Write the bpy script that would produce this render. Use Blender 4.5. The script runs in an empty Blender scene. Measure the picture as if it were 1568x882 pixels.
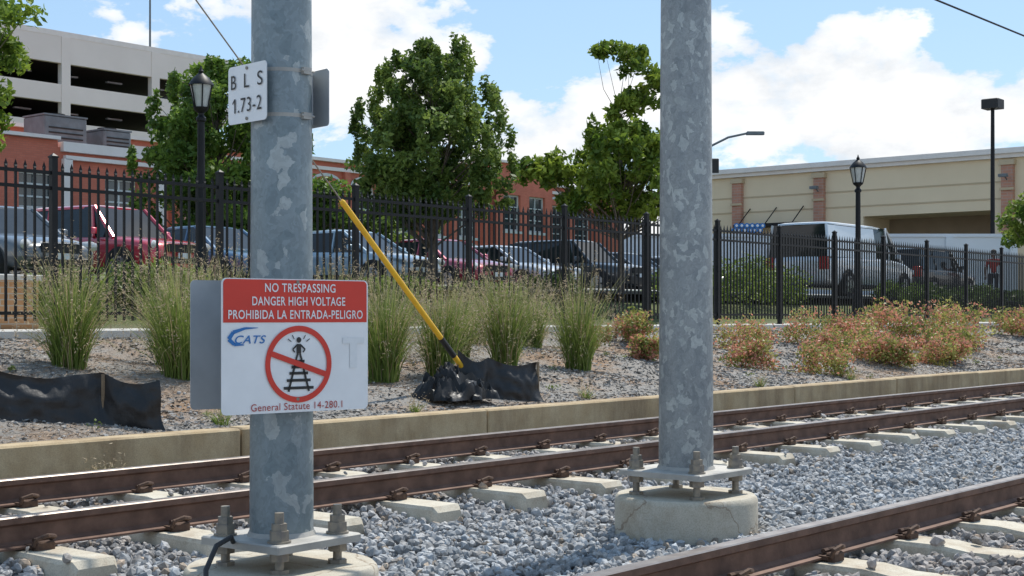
import bpy, math, random
import numpy as np
from mathutils import Vector, Matrix, noise as mnoise
random.seed(7); rng=np.random.default_rng(7)
S=bpy.context.scene
COL=S.collection
TH=math.radians(40.1)
# world axes: X runs along the tracks, Y across them away from the viewer, z=0 is top of rail

# ---------------------------------------------------------------- materials
def nn(nt,t,**k):
    n=nt.nodes.new(t)
    for a,b in k.items():
        setattr(n,a,b)
    return n
def c4(c): return (c[0],c[1],c[2],1)
def newmat(name):
    m=bpy.data.materials.new(name); m.use_nodes=True
    nt=m.node_tree; b=nt.nodes['Principled BSDF']
    return m,nt,b
def ramp(nt,fac,stops,interp='LINEAR'):
    r=nn(nt,'ShaderNodeValToRGB'); r.color_ramp.interpolation=interp
    e=r.color_ramp.elements
    e[0].position=stops[0][0]; e[0].color=c4(stops[0][1])
    e[1].position=stops[-1][0]; e[1].color=c4(stops[-1][1])
    for p,c in stops[1:-1]:
        x=e.new(p); x.color=c4(c)
    nt.links.new(fac,r.inputs[0]); return r.outputs[0]
def noise(nt,vec,scale,detail=5,rough=.55,dist=0):
    n=nn(nt,'ShaderNodeTexNoise'); n.inputs['Scale'].default_value=scale
    n.inputs['Detail'].default_value=detail; n.inputs['Roughness'].default_value=rough
    n.inputs['Distortion'].default_value=dist
    nt.links.new(vec,n.inputs['Vector']); return n
def mixc(nt,f,a,b,mode='MIX'):
    m=nn(nt,'ShaderNodeMix',data_type='RGBA',blend_type=mode)
    if isinstance(f,(int,float)): m.inputs[0].default_value=f
    else: nt.links.new(f,m.inputs[0])
    for i,x in ((6,a),(7,b)):
        if isinstance(x,tuple): m.inputs[i].default_value=c4(x)
        else: nt.links.new(x,m.inputs[i])
    return m.outputs[2]
def bumpn(nt,b,h,strength=.3,dist=.01):
    bp=nn(nt,'ShaderNodeBump'); bp.inputs['Strength'].default_value=strength
    bp.inputs['Distance'].default_value=dist
    nt.links.new(h,bp.inputs['Height']); nt.links.new(bp.outputs[0],b.inputs['Normal'])
def pmat(name,c1,c2=None,scale=5,rough=.7,metal=0,bump=0,bscale=40,bdist=.01,lo=.35,hi=.65,spec=.5,coat=0):
    m,nt,b=newmat(name)
    b.inputs['Roughness'].default_value=rough; b.inputs['Metallic'].default_value=metal
    b.inputs['Specular IOR Level'].default_value=spec
    b.inputs['Coat Weight'].default_value=coat
    tc=nn(nt,'ShaderNodeTexCoord').outputs['Object']
    if c2 is None: c2=tuple(x*.85 for x in c1)
    n=noise(nt,tc,scale)
    nt.links.new(ramp(nt,n.outputs[0],[(lo,c1),(hi,c2)]),b.inputs['Base Color'])
    if bump:
        n2=noise(nt,tc,bscale); bumpn(nt,b,n2.outputs[0],bump,bdist)
    return m
def attrmat(name,rough=.8,transl=0,noisy=0):
    m,nt,b=newmat(name); b.inputs['Roughness'].default_value=rough
    a=nn(nt,'ShaderNodeAttribute'); a.attribute_name='Col'
    col=a.outputs['Color']
    if noisy:
        tc=nn(nt,'ShaderNodeTexCoord').outputs['Object']
        n=noise(nt,tc,noisy,3)
        col=mixc(nt,1.0,col,ramp(nt,n.outputs[0],[(.3,(.7,.7,.7)),(.7,(1.2,1.2,1.2))]),'MULTIPLY')
    nt.links.new(col,b.inputs['Base Color'])
    if transl:
        b.inputs['Specular IOR Level'].default_value=.35
        t=nn(nt,'ShaderNodeBsdfTranslucent'); nt.links.new(col,t.inputs[0])
        mx=nn(nt,'ShaderNodeMixShader'); mx.inputs[0].default_value=transl
        nt.links.new(b.outputs[0],mx.inputs[1]); nt.links.new(t.outputs[0],mx.inputs[2])
        nt.links.new(mx.outputs[0],nt.nodes['Material Output'].inputs[0])
    return m

def galv(name,dark,mid,light,scale):
    m,nt,b=newmat(name)
    tc=nn(nt,'ShaderNodeTexCoord').outputs['Object']
    n=noise(nt,tc,9,4); 
    vm=nn(nt,'ShaderNodeMix',data_type='RGBA'); vm.inputs[0].default_value=.12
    nt.links.new(tc,vm.inputs[6]); nt.links.new(n.outputs[1],vm.inputs[7])
    mp=nn(nt,'ShaderNodeMapping'); mp.inputs['Scale'].default_value=(1.2,1.2,.75)
    nt.links.new(vm.outputs[2],mp.inputs[0])
    v=nn(nt,'ShaderNodeTexVoronoi'); v.inputs['Scale'].default_value=scale
    nt.links.new(mp.outputs[0],v.inputs['Vector'])
    sep=nn(nt,'ShaderNodeSeparateColor'); nt.links.new(v.outputs['Color'],sep.inputs[0])
    c=ramp(nt,sep.outputs[0],[(.0,dark),(.45,mid),(.80,mid),(.88,light),(1,light)])
    v2=nn(nt,'ShaderNodeTexVoronoi'); v2.inputs['Scale'].default_value=scale*4
    nt.links.new(mp.outputs[0],v2.inputs['Vector'])
    s2=nn(nt,'ShaderNodeSeparateColor'); nt.links.new(v2.outputs['Color'],s2.inputs[0])
    c=mixc(nt,1.0,c,ramp(nt,s2.outputs[1],[(0,(.88,.88,.88)),(1,(1.1,1.1,1.1))]),'MULTIPLY')
    n3=noise(nt,tc,2.2,6)
    c=mixc(nt,1.0,c,ramp(nt,n3.outputs[0],[(.3,(.82,.83,.85)),(.7,(1.1,1.09,1.07))]),'MULTIPLY')
    nt.links.new(c,b.inputs['Base Color'])
    b.inputs['Metallic'].default_value=.35; b.inputs['Roughness'].default_value=.45
    bumpn(nt,b,n3.outputs[0],.05,.01)
    return m
def concrete(name,c1,c2,stain,crack=0,scale=6,cw=.008,cc=(.16,.12,.09),streak=False):
    m,nt,b=newmat(name); b.inputs['Roughness'].default_value=.85
    tc=nn(nt,'ShaderNodeTexCoord').outputs['Object']
    n=noise(nt,tc,scale,8,.6); c=ramp(nt,n.outputs[0],[(.35,c1),(.65,c2)])
    v_=tc
    if streak:
        mp=nn(nt,'ShaderNodeMapping'); mp.inputs['Scale'].default_value=(1,1,.25); nt.links.new(tc,mp.inputs[0]); v_=mp.outputs[0]
    n2=noise(nt,v_,scale*.45,8,.7)
    f=ramp(nt,n2.outputs[0],[(.46,(0,0,0)),(.66,(.9,.9,.9))])
    c=mixc(nt,f,c,stain)
    n3=noise(nt,tc,140,2); c=mixc(nt,1.0,c,ramp(nt,n3.outputs[0],[(.3,(.8,.8,.8)),(.6,(1.05,1.05,1.05))]),'MULTIPLY')
    if crack:
        nv=noise(nt,tc,7,5)
        vm=nn(nt,'ShaderNodeMix',data_type='RGBA'); vm.inputs[0].default_value=.12
        nt.links.new(tc,vm.inputs[6]); nt.links.new(nv.outputs[1],vm.inputs[7])
        v=nn(nt,'ShaderNodeTexVoronoi',feature='DISTANCE_TO_EDGE'); v.inputs['Scale'].default_value=crack
        nt.links.new(vm.outputs[2],v.inputs['Vector'])
        c=mixc(nt,ramp(nt,v.outputs['Distance'],[(.002,(.8,.8,.8)),(cw,(0,0,0))]),c,cc)
    nt.links.new(c,b.inputs['Base Color'])
    n4=noise(nt,tc,60,6); bumpn(nt,b,n4.outputs[0],.35,.006)
    return m
def brickmat(name,c1,c2,mort,sx=1):
    m,nt,b=newmat(name); b.inputs['Roughness'].default_value=.9
    tc=nn(nt,'ShaderNodeTexCoord').outputs['Object']
    sp=nn(nt,'ShaderNodeSeparateXYZ'); nt.links.new(tc,sp.inputs[0])
    ad=nn(nt,'ShaderNodeMath',operation='ADD'); nt.links.new(sp.outputs[0],ad.inputs[0]); nt.links.new(sp.outputs[1],ad.inputs[1])
    cb=nn(nt,'ShaderNodeCombineXYZ'); nt.links.new(ad.outputs[0],cb.inputs[0]); nt.links.new(sp.outputs[2],cb.inputs[1])
    br=nn(nt,'ShaderNodeTexBrick'); nt.links.new(cb.outputs[0],br.inputs['Vector'])
    br.inputs['Scale'].default_value=1; br.inputs['Brick Width'].default_value=.22*sx; br.inputs['Row Height'].default_value=.075*sx
    br.inputs['Mortar Size'].default_value=.008*sx
    br.inputs['Color1'].default_value=c4(c1); br.inputs['Color2'].default_value=c4(c2); br.inputs['Mortar'].default_value=c4(mort)
    n=noise(nt,tc,.5,6)
    c=mixc(nt,1.0,br.outputs[0],ramp(nt,n.outputs[0],[(.3,(.85,.85,.85)),(.7,(1.15,1.1,1.1))]),'MULTIPLY')
    nt.links.new(c,b.inputs['Base Color']); return m

M={}
M['galvA']=galv('galvanised_steel_blue',(.175,.225,.25),(.225,.275,.30),(.35,.39,.40),17)
M['galvB']=galv('galvanised_steel_grey',(.225,.25,.265),(.285,.31,.32),(.40,.43,.43),30)
M['plate']=pmat('baseplate_steel',(.32,.31,.29),(.46,.44,.40),6,.6,.3,.2,30)
M['bolt']=pmat('bolt_steel',(.20,.185,.17),(.32,.28,.22),25,.5,.5,.2,80)
M['fdn']=concrete('foundation_concrete',(.44,.40,.32),(.52,.48,.40),(.34,.28,.20),crack=2.1,cw=.009,cc=(.2,.14,.09))
M['tie']=concrete('tie_concrete',(.48,.43,.34),(.56,.52,.43),(.35,.28,.20))
M['curb']=concrete('kerb_concrete',(.37,.27,.15),(.47,.37,.23),(.20,.135,.075),scale=3.5,streak=True)
M['walk']=concrete('sidewalk_concrete',(.58,.56,.52),(.65,.63,.59),(.48,.46,.43),scale=2)
M['railside']=pmat('rail_rust',(.11,.062,.045),(.19,.11,.08),9,.7,.2,.4,60,.004)
M['railtop']=pmat('rail_running_surface',(.26,.21,.18),(.40,.35,.31),7,.34,.6)
M['clip']=pmat('clip_rust',(.07,.04,.03),(.12,.07,.045),30,.8,.2,.4,90)
M['stone']=attrmat('ballast_stone',.85,0,60)
M['mulch']=attrmat('mulch_chip',.95)
M['leaf']=attrmat('leaf',.5,.42)
M['blade']=attrmat('grass_blade',.6,.35)
M['bark']=pmat('bark',(.10,.075,.055),(.17,.14,.11),12,.9,0,.6,25,.02)
M['iron']=pmat('black_iron',(.005,.0055,.007),(.009,.010,.012),8,.5,spec=.3)
M['yellow']=pmat('yellow_plastic',(.82,.48,.02),(.74,.41,.02),6,.45)
M['rustrod']=pmat('rusty_rod',(.50,.36,.2),(.35,.23,.13),20,.7,.3)
M['silt']=pmat('silt_fabric',(.008,.008,.009),(.020,.020,.022),6,.5,0,.5,7,.03)
M['bag']=pmat('black_plastic_sheet',(.005,.005,.006),(.010,.010,.011),9,.45,0,.35,40,.01,spec=.4)
M['wood']=pmat('stake_wood',(.30,.22,.14),(.2,.15,.1),14,.85)
M['white']=pmat('sign_white',(.86,.87,.88),(.80,.81,.82),7,.45)
M['red']=pmat('sign_red',(.70,.045,.025),(.62,.04,.022),5,.45)
M['txtw']=pmat('lettering_white',(.88,.88,.88),None,5,.5)
M['txtr']=pmat('lettering_red',(.45,.03,.02),None,5,.5)
M['txtk']=pmat('lettering_black',(.02,.02,.02),None,5,.5)
M['blue']=pmat('logo_blue',(.02,.18,.50),None,5,.5)
M['ghost']=pmat('faded_patch',(.74,.76,.77),(.78,.80,.81),20,.6)
M['alum']=pmat('sign_back_aluminium',(.42,.44,.46),(.50,.52,.54),5,.5,.35)
M['glass']=pmat('window_glass',(.03,.045,.05),(.05,.075,.08),.8,.06,0,0,spec=.8)
M['carglass']=pmat('car_glass',(.012,.016,.02),(.02,.025,.03),3,.05,spec=.45)
M['tyre']=pmat('tyre_rubber',(.015,.015,.016),None,9,.8)
M['rim']=pmat('wheel_rim',(.42,.43,.45),None,9,.3,.8)
M['chrome']=pmat('chrome_trim',(.6,.6,.62),None,9,.2,.9)
M['lens']=pmat('headlamp_lens',(.65,.66,.66),(.5,.5,.5),30,.1,.2)
M['tail']=pmat('tail_lamp',(.35,.01,.01),None,9,.2)
M['blackpl']=pmat('black_plastic',(.02,.02,.021),None,9,.6)
M['brick']=brickmat('red_painted_brick',(.52,.16,.10),(.58,.19,.12),(.47,.17,.115))
M['brickp']=brickmat('planter_brick',(.42,.22,.10),(.52,.30,.15),(.46,.40,.32))
M['brickb']=brickmat('pilaster_brick',(.42,.21,.14),(.48,.25,.17),(.42,.31,.25),2)
M['coping']=pmat('white_coping',(.80,.76,.71),(.74,.70,.65),2,.7)
M['winframe']=pmat('window_frame',(.60,.67,.65),None,9,.6)
M['beige']=pmat('beige_stucco',(.78,.65,.45),(.73,.60,.41),.35,.9,0,.1,30)
M['beige2']=pmat('beige_stucco_dark',(.55,.44,.29),(.50,.40,.26),.35,.9)
M['deck']=pmat('deck_precast',(.80,.75,.69),(.74,.69,.63),.25,.9)
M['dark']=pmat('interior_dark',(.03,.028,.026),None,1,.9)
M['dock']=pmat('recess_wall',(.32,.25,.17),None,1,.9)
M['asph']=pmat('asphalt',(.055,.055,.056),(.075,.073,.07),3,.9,0,.3,80)
M['paint']=pmat('road_paint',(.7,.7,.68),(.55,.55,.53),10,.8)
M['ac']=pmat('grey_equipment',(.17,.20,.215),(.13,.15,.16),3,.6,.2)
M['wallw']=pmat('pale_wall_paint',(.72,.75,.78),(.66,.69,.72),.4,.8)
M['lampgl']=pmat('lantern_glass',(.55,.57,.55),(.45,.47,.45),8,.15)
M['skin']=pmat('skin',(.30,.17,.11),None,9,.6)
M['shirt']=pmat('red_shirt',(.60,.05,.04),None,9,.85)
M['trouser']=pmat('dark_trousers',(.03,.035,.05),None,9,.85)
M['hair']=pmat('hair',(.015,.012,.01),None,9,.8)
M['shoe']=pmat('shoe',(.05,.04,.04),None,9,.6)

# ---------------------------------------------------------------- mesh helpers
def link(o,parent=None):
    COL.objects.link(o)
    if parent is not None: o.parent=parent
    return o
def empty(name,loc=(0,0,0),rot=0):
    o=bpy.data.objects.new(name,None); o.location=loc; o.rotation_euler=(0,0,rot)
    o.empty_display_size=.3; COL.objects.link(o); return o
def npmesh(name,V,F,mat,col=None,parent=None,loc=(0,0,0),smooth=False):
    V=np.asarray(V,dtype=np.float32); F=np.asarray(F,dtype=np.int32)
    me=bpy.data.meshes.new(name); n=len(V); m,k=F.shape
    me.vertices.add(n); me.vertices.foreach_set('co',V.ravel())
    me.loops.add(m*k); me.loops.foreach_set('vertex_index',F.ravel())
    me.polygons.add(m); me.polygons.foreach_set('loop_start',np.arange(0,m*k,k,dtype=np.int32))
    try: me.polygons.foreach_set('loop_total',np.full(m,k,dtype=np.int32))
    except Exception: pass
    me.update(calc_edges=True)
    me.polygons.foreach_set('use_smooth',np.full(m,smooth))
    if col is not None:
        a=me.color_attributes.new('Col','FLOAT_COLOR','POINT')
        c=np.ones((n,4),dtype=np.float32); c[:,:3]=col; a.data.foreach_set('color',c.ravel())
    me.materials.append(mat)
    o=bpy.data.objects.new(name,me); o.location=loc; return link(o,parent)
class MB:
    def __init__(s): s.v=[];s.f=[];s.m=[]
    def add(s,vs,fs,mi=0,T=None):
        o=len(s.v)
        for p in vs:
            p=Vector(p)
            if T is not None: p=T@p
            s.v.append(tuple(p))
        for f in fs: s.f.append(tuple(i+o for i in f)); s.m.append(mi)
    def box(s,c,d,mi=0,T=None,ch=0):
        x,y,z=d[0]/2,d[1]/2,d[2]/2
        if ch:
            vs=[];pr=[(-x+ch,-y),(x-ch,-y),(x,-y+ch),(x,y-ch),(x-ch,y),(-x+ch,y),(-x,y-ch),(-x,-y+ch)]
            for zz,k in ((-z,0),(z-ch,0),(z,ch)):
                for a,b in pr:
                    vs.append((c[0]+a-(k if a>0 else -k),c[1]+b-(k if b>0 else -k),c[2]+zz))
            fs=[tuple(range(7,-1,-1)),tuple(range(16,24))]
            for r in (0,8):
                for i in range(8): fs.append((r+i,r+(i+1)%8,r+8+(i+1)%8,r+8+i))
            s.add(vs,fs,mi,T); return
        vs=[(c[0]+a*x,c[1]+b*y,c[2]+e*z) for e in(-1,1) for a,b in((-1,-1),(1,-1),(1,1),(-1,1))]
        s.add(vs,[(3,2,1,0),(4,5,6,7),(0,1,5,4),(1,2,6,5),(2,3,7,6),(3,0,4,7)],mi,T)
    def rng(s,a,b,mi=0,T=None):
        s.box([(a[i]+b[i])/2 for i in range(3)],[abs(b[i]-a[i]) for i in range(3)],mi,T)
    def cyl(s,c,r,h,n=24,mi=0,r2=None,T=None):
        if r2 is None:r2=r
        vs=[(c[0]+r*math.cos(2*math.pi*i/n),c[1]+r*math.sin(2*math.pi*i/n),c[2]) for i in range(n)]
        vs+=[(c[0]+r2*math.cos(2*math.pi*i/n),c[1]+r2*math.sin(2*math.pi*i/n),c[2]+h) for i in range(n)]
        fs=[(i,(i+1)%n,n+(i+1)%n,n+i) for i in range(n)]+[tuple(range(n-1,-1,-1)),tuple(range(n,2*n))]
        s.add(vs,fs,mi,T)
    def lathe(s,prof,n=20,mi=0,T=None,c=(0,0,0)):
        vs=[(c[0]+r*math.cos(2*math.pi*i/n),c[1]+r*math.sin(2*math.pi*i/n),c[2]+z) for r,z in prof for i in range(n)]
        fs=[]
        for k in range(len(prof)-1):
            for i in range(n): fs.append((k*n+i,k*n+(i+1)%n,(k+1)*n+(i+1)%n,(k+1)*n+i))
        fs.append(tuple(range(n-1,-1,-1))); b=(len(prof)-1)*n; fs.append(tuple(range(b,b+n)))
        s.add(vs,fs,mi,T)
    def tube(s,pts,rad,n=8,mi=0,T=None):
        pts=[Vector(p) for p in pts]; N=len(pts)
        if isinstance(rad,(int,float)): rad=[rad]*N
        vs=[];prev=None
        for i,p in enumerate(pts):
            d=(pts[min(i+1,N-1)]-pts[max(i-1,0)]).normalized()
            if prev is None:
                a=d.cross(Vector((0,0,1)))
                if a.length<.05: a=d.cross(Vector((1,0,0)))
            else: a=prev-d*prev.dot(d)
            a.normalize(); prev=a; b=d.cross(a)
            for k in range(n):
                t=2*math.pi*k/n; vs.append(p+(a*math.cos(t)+b*math.sin(t))*rad[i])
        fs=[]
        for i in range(N-1):
            for k in range(n): fs.append((i*n+k,i*n+(k+1)%n,(i+1)*n+(k+1)%n,(i+1)*n+k))
        fs.append(tuple(range(n-1,-1,-1))); fs.append(tuple(range((N-1)*n,N*n)))
        s.add(vs,fs,mi,T)
    def build(s,name,mats,parent=None,loc=(0,0,0),smooth=False,rot=0,ang=40):
        me=bpy.data.meshes.new(name); me.from_pydata(s.v,[],s.f)
        for m in mats: me.materials.append(m)
        me.polygons.foreach_set('material_index',s.m); me.update()
        if smooth:
            me.polygons.foreach_set('use_smooth',[True]*len(s.f))
            try: me.set_sharp_from_angle(angle=math.radians(ang))
            except Exception: pass
        o=bpy.data.objects.new(name,me); o.location=loc; o.rotation_euler=(0,0,rot)
        return link(o,parent)
def RT(loc,rz=0): return Matrix.Translation(loc)@Matrix.Rotation(rz,4,'Z')

# ---------------------------------------------------------------- terrain
TV=[-2500,-60,-3,-.6,.8,1.3,3.3,3.8,4.3,4.9,5.5,5.95,6.4,8.2,8.6,9.14,9.16,9.36,9.4,11,13,14.3,15.9,17,19,23,60,400,2500]
TZ=[-.6,-.6,-.5,-.34,-.26,-.235,-.235,-.265,-.29,-.30,-.30,-.275,-.235,-.235,-.24,-.235,-.235,-.02,.05,.27,.56,.74,.785,1.22,1.5,1.56,1.6,1.6,1.6]
def gz(v): return float(np.interp(v,TV,TZ))
vv=sorted(set([round(x,3) for x in TV]+[round(x,3) for x in np.arange(9.5,17,.22)]))
uu=sorted(set(list(np.arange(-10,60,.4).round(2))+list(range(60,140,8))+[200,400,1000,2500,-20,-50,-200,-1000,-2500]))
U,Vg=np.meshgrid(uu,vv)
def bump2(u,v): return .045*np.sin(u*1.7+v*2.1)+.04*np.sin(u*.63-v*1.3+1)+.02*np.sin(u*4.1+v*3.3)
def gzs(u,v):
    mk=np.clip((v-9.6)/.8,0,1)*np.clip((14.2-v)/.5,0,1)
    return np.interp(v,TV,TZ)+mk*bump2(u,v)
Zg=gzs(U,Vg)
nu=len(uu); nv=len(vv)
idx=np.arange(nu*nv).reshape(nv,nu)
F=np.stack([idx[:-1,:-1],idx[:-1,1:],idx[1:,1:],idx[1:,:-1]],-1).reshape(-1,4)
m,nt,b=newmat('ground_soil'); b.inputs['Roughness'].default_value=.95
tc=nn(nt,'ShaderNodeTexCoord').outputs['Object']
sp=nn(nt,'ShaderNodeSeparateXYZ'); nt.links.new(tc,sp.inputs[0])
n1=noise(nt,tc,45,6,.7); bal=ramp(nt,n1.outputs[0],[(.35,(.12,.12,.125)),(.6,(.28,.29,.31))])
n2=noise(nt,tc,60,6,.75); mul=ramp(nt,n2.outputs[0],[(.30,(.14,.125,.11)),(.5,(.28,.26,.235)),(.70,(.40,.375,.345))])
n3=noise(nt,tc,.9,7,.65); f3=ramp(nt,n3.outputs[0],[(.47,(0,0,0)),(.62,(.9,.9,.9))])
brn=ramp(nt,n2.outputs[0],[(.32,(.17,.095,.05)),(.68,(.40,.26,.155))])
mul=mixc(nt,f3,mul,brn)
n5=noise(nt,tc,3,6,.7); grs=ramp(nt,n5.outputs[0],[(.35,(.06,.085,.02)),(.65,(.13,.14,.05))])
def stepv(t,w=.02):
    r=nn(nt,'ShaderNodeMapRange'); r.inputs[1].default_value=t-w; r.inputs[2].default_value=t+w
    nt.links.new(sp.outputs[1],r.inputs[0]); return r.outputs[0]
c=mixc(nt,stepv(9.3),bal,mul); c=mixc(nt,stepv(15.9,.3),c,grs)
nt.links.new(c,b.inputs['Base Color']); bumpn(nt,b,n2.outputs[0],.8,.03)
npmesh('ground',np.stack([U.ravel(),Vg.ravel(),Zg.ravel()],1),F,m,smooth=True)

mb=MB()
x=-20.
while x<120:
    mb.box((x+.745,15.12,.755),(1.482,1.6,.16),0,ch=.01); x+=1.5
mb.build('sidewalk',[M['walk']])
mb=MB(); mb.rng((-30,23.2,1.5),(64,43,1.61)); mb.build('parking_lot',[M['asph']])
mb=MB()
for i in range(26): mb.box((1.2+i*2.75,26.3,1.616),(.1,5,.004))
mb.build('parking_lot_markings',[M['paint']])
mb=MB(); mb.box((16,23.1,1.6),(90,.18,.3),ch=.02); mb.build('parking_kerb',[M['walk']])
mb=MB(); x=-20.
while x<150:
    mb.box((x+1.52,9.25,-.09+random.uniform(-.006,.006)),(3.03,.22,.35),0,ch=.015); x+=3.05
mb.build('concrete_kerb',[M['curb']])

# ---------------------------------------------------------------- tracks
prof=[(.030,0),(.036,-.006),(.036,-.036),(.010,-.05),(.009,-.125),(.03,-.14),(.072,-.148),(.072,-.158)]
prof=prof+[(-a,b) for a,b in reversed(prof)]
SP=.835
def track(vc,phase):
    E=empty('railway_track',(0,vc,0))
    for side in(-.75,.75):
        mb=MB(); n=len(prof)
        vs=[(-40,side+a,b) for a,b in prof]+[(220,side+a,b) for a,b in prof]
        for i in range(n):
            j=(i+1)%n
            top= prof[i][1]>-.01 and prof[j][1]>-.01
            mb.add([vs[i],vs[j],vs[n+j],vs[n+i]],[(0,1,2,3)],1 if top else 0)
        mb.build('rail',[M['railside'],M['railtop']],E)
    mt=MB(); mc=MB()
    k0=int((-4-phase)/SP); 
    for k in range(k0,k0+150):
        u=phase+k*SP+random.uniform(-.015,.015); zt=-.165
        L=1.3
        sk=random.uniform(-.02,.02); dz=random.uniform(-.006,.006)
        vs=[];
        for y,zz,w in((-L,-.035,.10),(-L+.03,0,.115),(-.45,0,.115),(-.3,-.02,.11),(.3,-.02,.11),(.45,0,.115),(L-.03,0,.115),(L,-.035,.10)):
            vs+=[(u-w-.035,y+sk,zt-.2),(u-w-.012,y+sk,zt+zz-.02+dz),(u-w,y+sk,zt+zz+dz),(u+w,y+sk,zt+zz+dz),(u+w+.012,y+sk,zt+zz-.02+dz),(u+w+.035,y+sk,zt-.2)]
        fs=[]
        for i in range(7):
            for j in range(5): fs.append((i*6+j,i*6+j+1,(i+1)*6+j+1,(i+1)*6+j))
        fs+=[(5,4,3,2,1,0),(42,43,44,45,46,47)]
        mt.add(vs,fs)
        if u<45:
            for side in(-.75,.75):
                for sg in(-1,1):
                    y=side+sg*.095
                    mc.box((u,y+sg*.012,zt+.018),(.11,.045,.045),ch=.008)
                    mc.tube([(u-.06,y+sg*.02,zt+.02),(u-.055,y+sg*.035,zt+.055),(u,y+sg*.045,zt+.07),(u+.05,y+sg*.03,zt+.06),(u+.055,y-sg*.015,zt+.045),(u+.02,y-sg*.04,zt+.04),(u-.03,y-sg*.035,zt+.042)],.012,6)
                    mc.box((u,y-sg*.03,zt+.015),(.13,.08,.02))
    mt.build('concrete_ties',[M['tie']],E); mc.build('rail_clips',[M['clip']],E)
track(7.19,3.9); track(2.53,6.15-SP*10)

# ---------------------------------------------------------------- ballast
t=(1+5**.5)/2
ico=np.array([(-1,t,0),(1,t,0),(-1,-t,0),(1,-t,0),(0,-1,t),(0,1,t),(0,-1,-t),(0,1,-t),(t,0,-1),(t,0,1),(-t,0,-1),(-t,0,1)],float); ico/=np.linalg.norm(ico[0])
icf=np.array([(0,11,5),(0,5,1),(0,1,7),(0,7,10),(0,10,11),(1,5,9),(5,11,4),(11,10,2),(10,7,6),(7,1,8),(3,9,4),(3,4,2),(3,2,6),(3,6,8),(3,8,9),(4,9,5),(2,4,11),(6,2,10),(8,6,7),(9,8,1)])
def rotm(n):
    q=rng.normal(size=(n,4)); q/=np.linalg.norm(q,axis=1)[:,None]; w,x,y,z=q.T
    return np.stack([np.stack([1-2*(y*y+z*z),2*(x*y-z*w),2*(x*z+y*w)],-1),np.stack([2*(x*y+z*w),1-2*(x*x+z*z),2*(y*z-x*w)],-1),np.stack([2*(x*z-y*w),2*(y*z+x*w),1-2*(x*x+y*y)],-1)],1)
def stones(P,R,col):
    n=len(P); sc=R[:,None]*rng.uniform(.55,1.25,(n,3))
    base=ico[None]*(1+rng.uniform(-.25,.25,(n,12,1)))*sc[:,None,:]
    V=np.einsum('nij,nkj->nki',rotm(n),base)+P[:,None,:]
    Fc=(icf[None]+12*np.arange(n)[:,None,None]).reshape(-1,3)
    C=np.repeat(col,12,axis=0)
    return V.reshape(-1,3),Fc,C
POLES=[(4.083,4.747,.40),(7.08,4.62,.40)]
def ballast_pts(u0,u1,dens,r0,r1):
    n=int((u1-u0)*8.3*dens)
    u=rng.uniform(u0,u1,n); v=rng.uniform(.85,9.13,n)
    k=(u*.765+v*.644>4.3)&(u>.42*v)
    u=u[k];v=v[k]
    keep=np.ones(len(u),bool)
    for vc,ph in((7.19,3.9),(2.53,6.15)):
        d=np.abs(((u-ph+SP/2)%SP)-SP/2)
        keep&=~((d<.135)&(np.abs(v-vc)<1.33)&(rng.random(len(u))>.02))
        keep&=~((np.abs(np.abs(v-vc)-.75)<.055))
    for a,b_,r in POLES: keep&=((u-a)**2+(v-b_)**2>(r+.02)**2)
    u=u[keep];v=v[keep];n=len(u)
    z=np.interp(v,TV,TZ)+.014+rng.uniform(-.022,.020,n)+.018*np.sin(u*2.3+v*1.9)*np.sin(v*3.1)
    for vc,ph in((7.19,3.9),(2.53,6.15)):
        d=np.abs(((u-ph+SP/2)%SP)-SP/2)
        on=(d<.135)&(np.abs(v-vc)<1.33); z[on]=-.15
    r=rng.uniform(r0,r1,n)
    g=rng.uniform(.20,.46,n)
    tint=rng.normal(0,.010,n)
    brown=rng.random(n)<.04
    col=np.stack([g*.98+tint,g,g*1.02-tint],1)
    col[brown]=np.stack([g*1.05,g*.86,g*.68],1)[brown]
    near=np.exp(-(v-7.19)**2/1.0)+np.exp(-(v-2.53)**2/1.0)
    nf=np.clip(near*.65,0,.65)[:,None]
    col=col*(1-nf)+col*np.array([.90,.73,.61])*nf
    return np.stack([u,v,z],1),r,np.clip(col,.04,.7)
parts=[ballast_pts(1.5,14,680,.016,.033),ballast_pts(14,28,280,.024,.042),ballast_pts(28,60,80,.04,.065)]
Vs=[];Fs=[];Cs=[];o=0
for P,R,C in parts:
    a,f,c_=stones(P,R,C); Vs.append(a);Fs.append(f+o);Cs.append(c_);o+=len(a)
npmesh('ballast_gravel',np.concatenate(Vs),np.concatenate(Fs),M['stone'],np.concatenate(Cs))

n=130000
u=4+56*rng.random(n)**1.7; v=rng.uniform(9.38,14.35,n); z=gzs(u,v)+rng.uniform(0,.010,n)
patch=(np.sin(u*.8+v*1.1)+np.sin(u*.37-v*.9+2)+.5*np.sin(u*2.7+v*3.7)+rng.normal(0,.6,n))>.7
L=rng.uniform(.010,.032,n)*(1+u/30); W=L*rng.uniform(.25,.6,n)
L[patch]*=1.9; W[patch]*=.28
R=rotm(n); A=R[:,:,0]; A[:,2]*=.4; B=R[:,:,1]; B[:,2]*=.6
c0=np.stack([u,v,z],1)
Vm=np.stack([c0-A*L[:,None],c0+B*W[:,None],c0+A*L[:,None],c0-B*W[:,None]],1).reshape(-1,3)
g=rng.uniform(.13,.39,n)
col=np.stack([g,g*.955,g*.90],1); col[patch]=np.stack([g*1.15,g*.83,g*.57],1)[patch]
npmesh('mulch_litter',Vm,np.arange(n*4).reshape(-1,4),M['mulch'],np.repeat(col,4,0))
n=3500
u=4+46*rng.random(n)**1.7; v=rng.uniform(9.38,14.3,n)
g=rng.uniform(.2,.4,n); a,f,c_=stones(np.stack([u,v,gzs(u,v)+.002],1),rng.uniform(.008,.022,n),np.stack([g,g*.97,g*.93],1))
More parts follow.
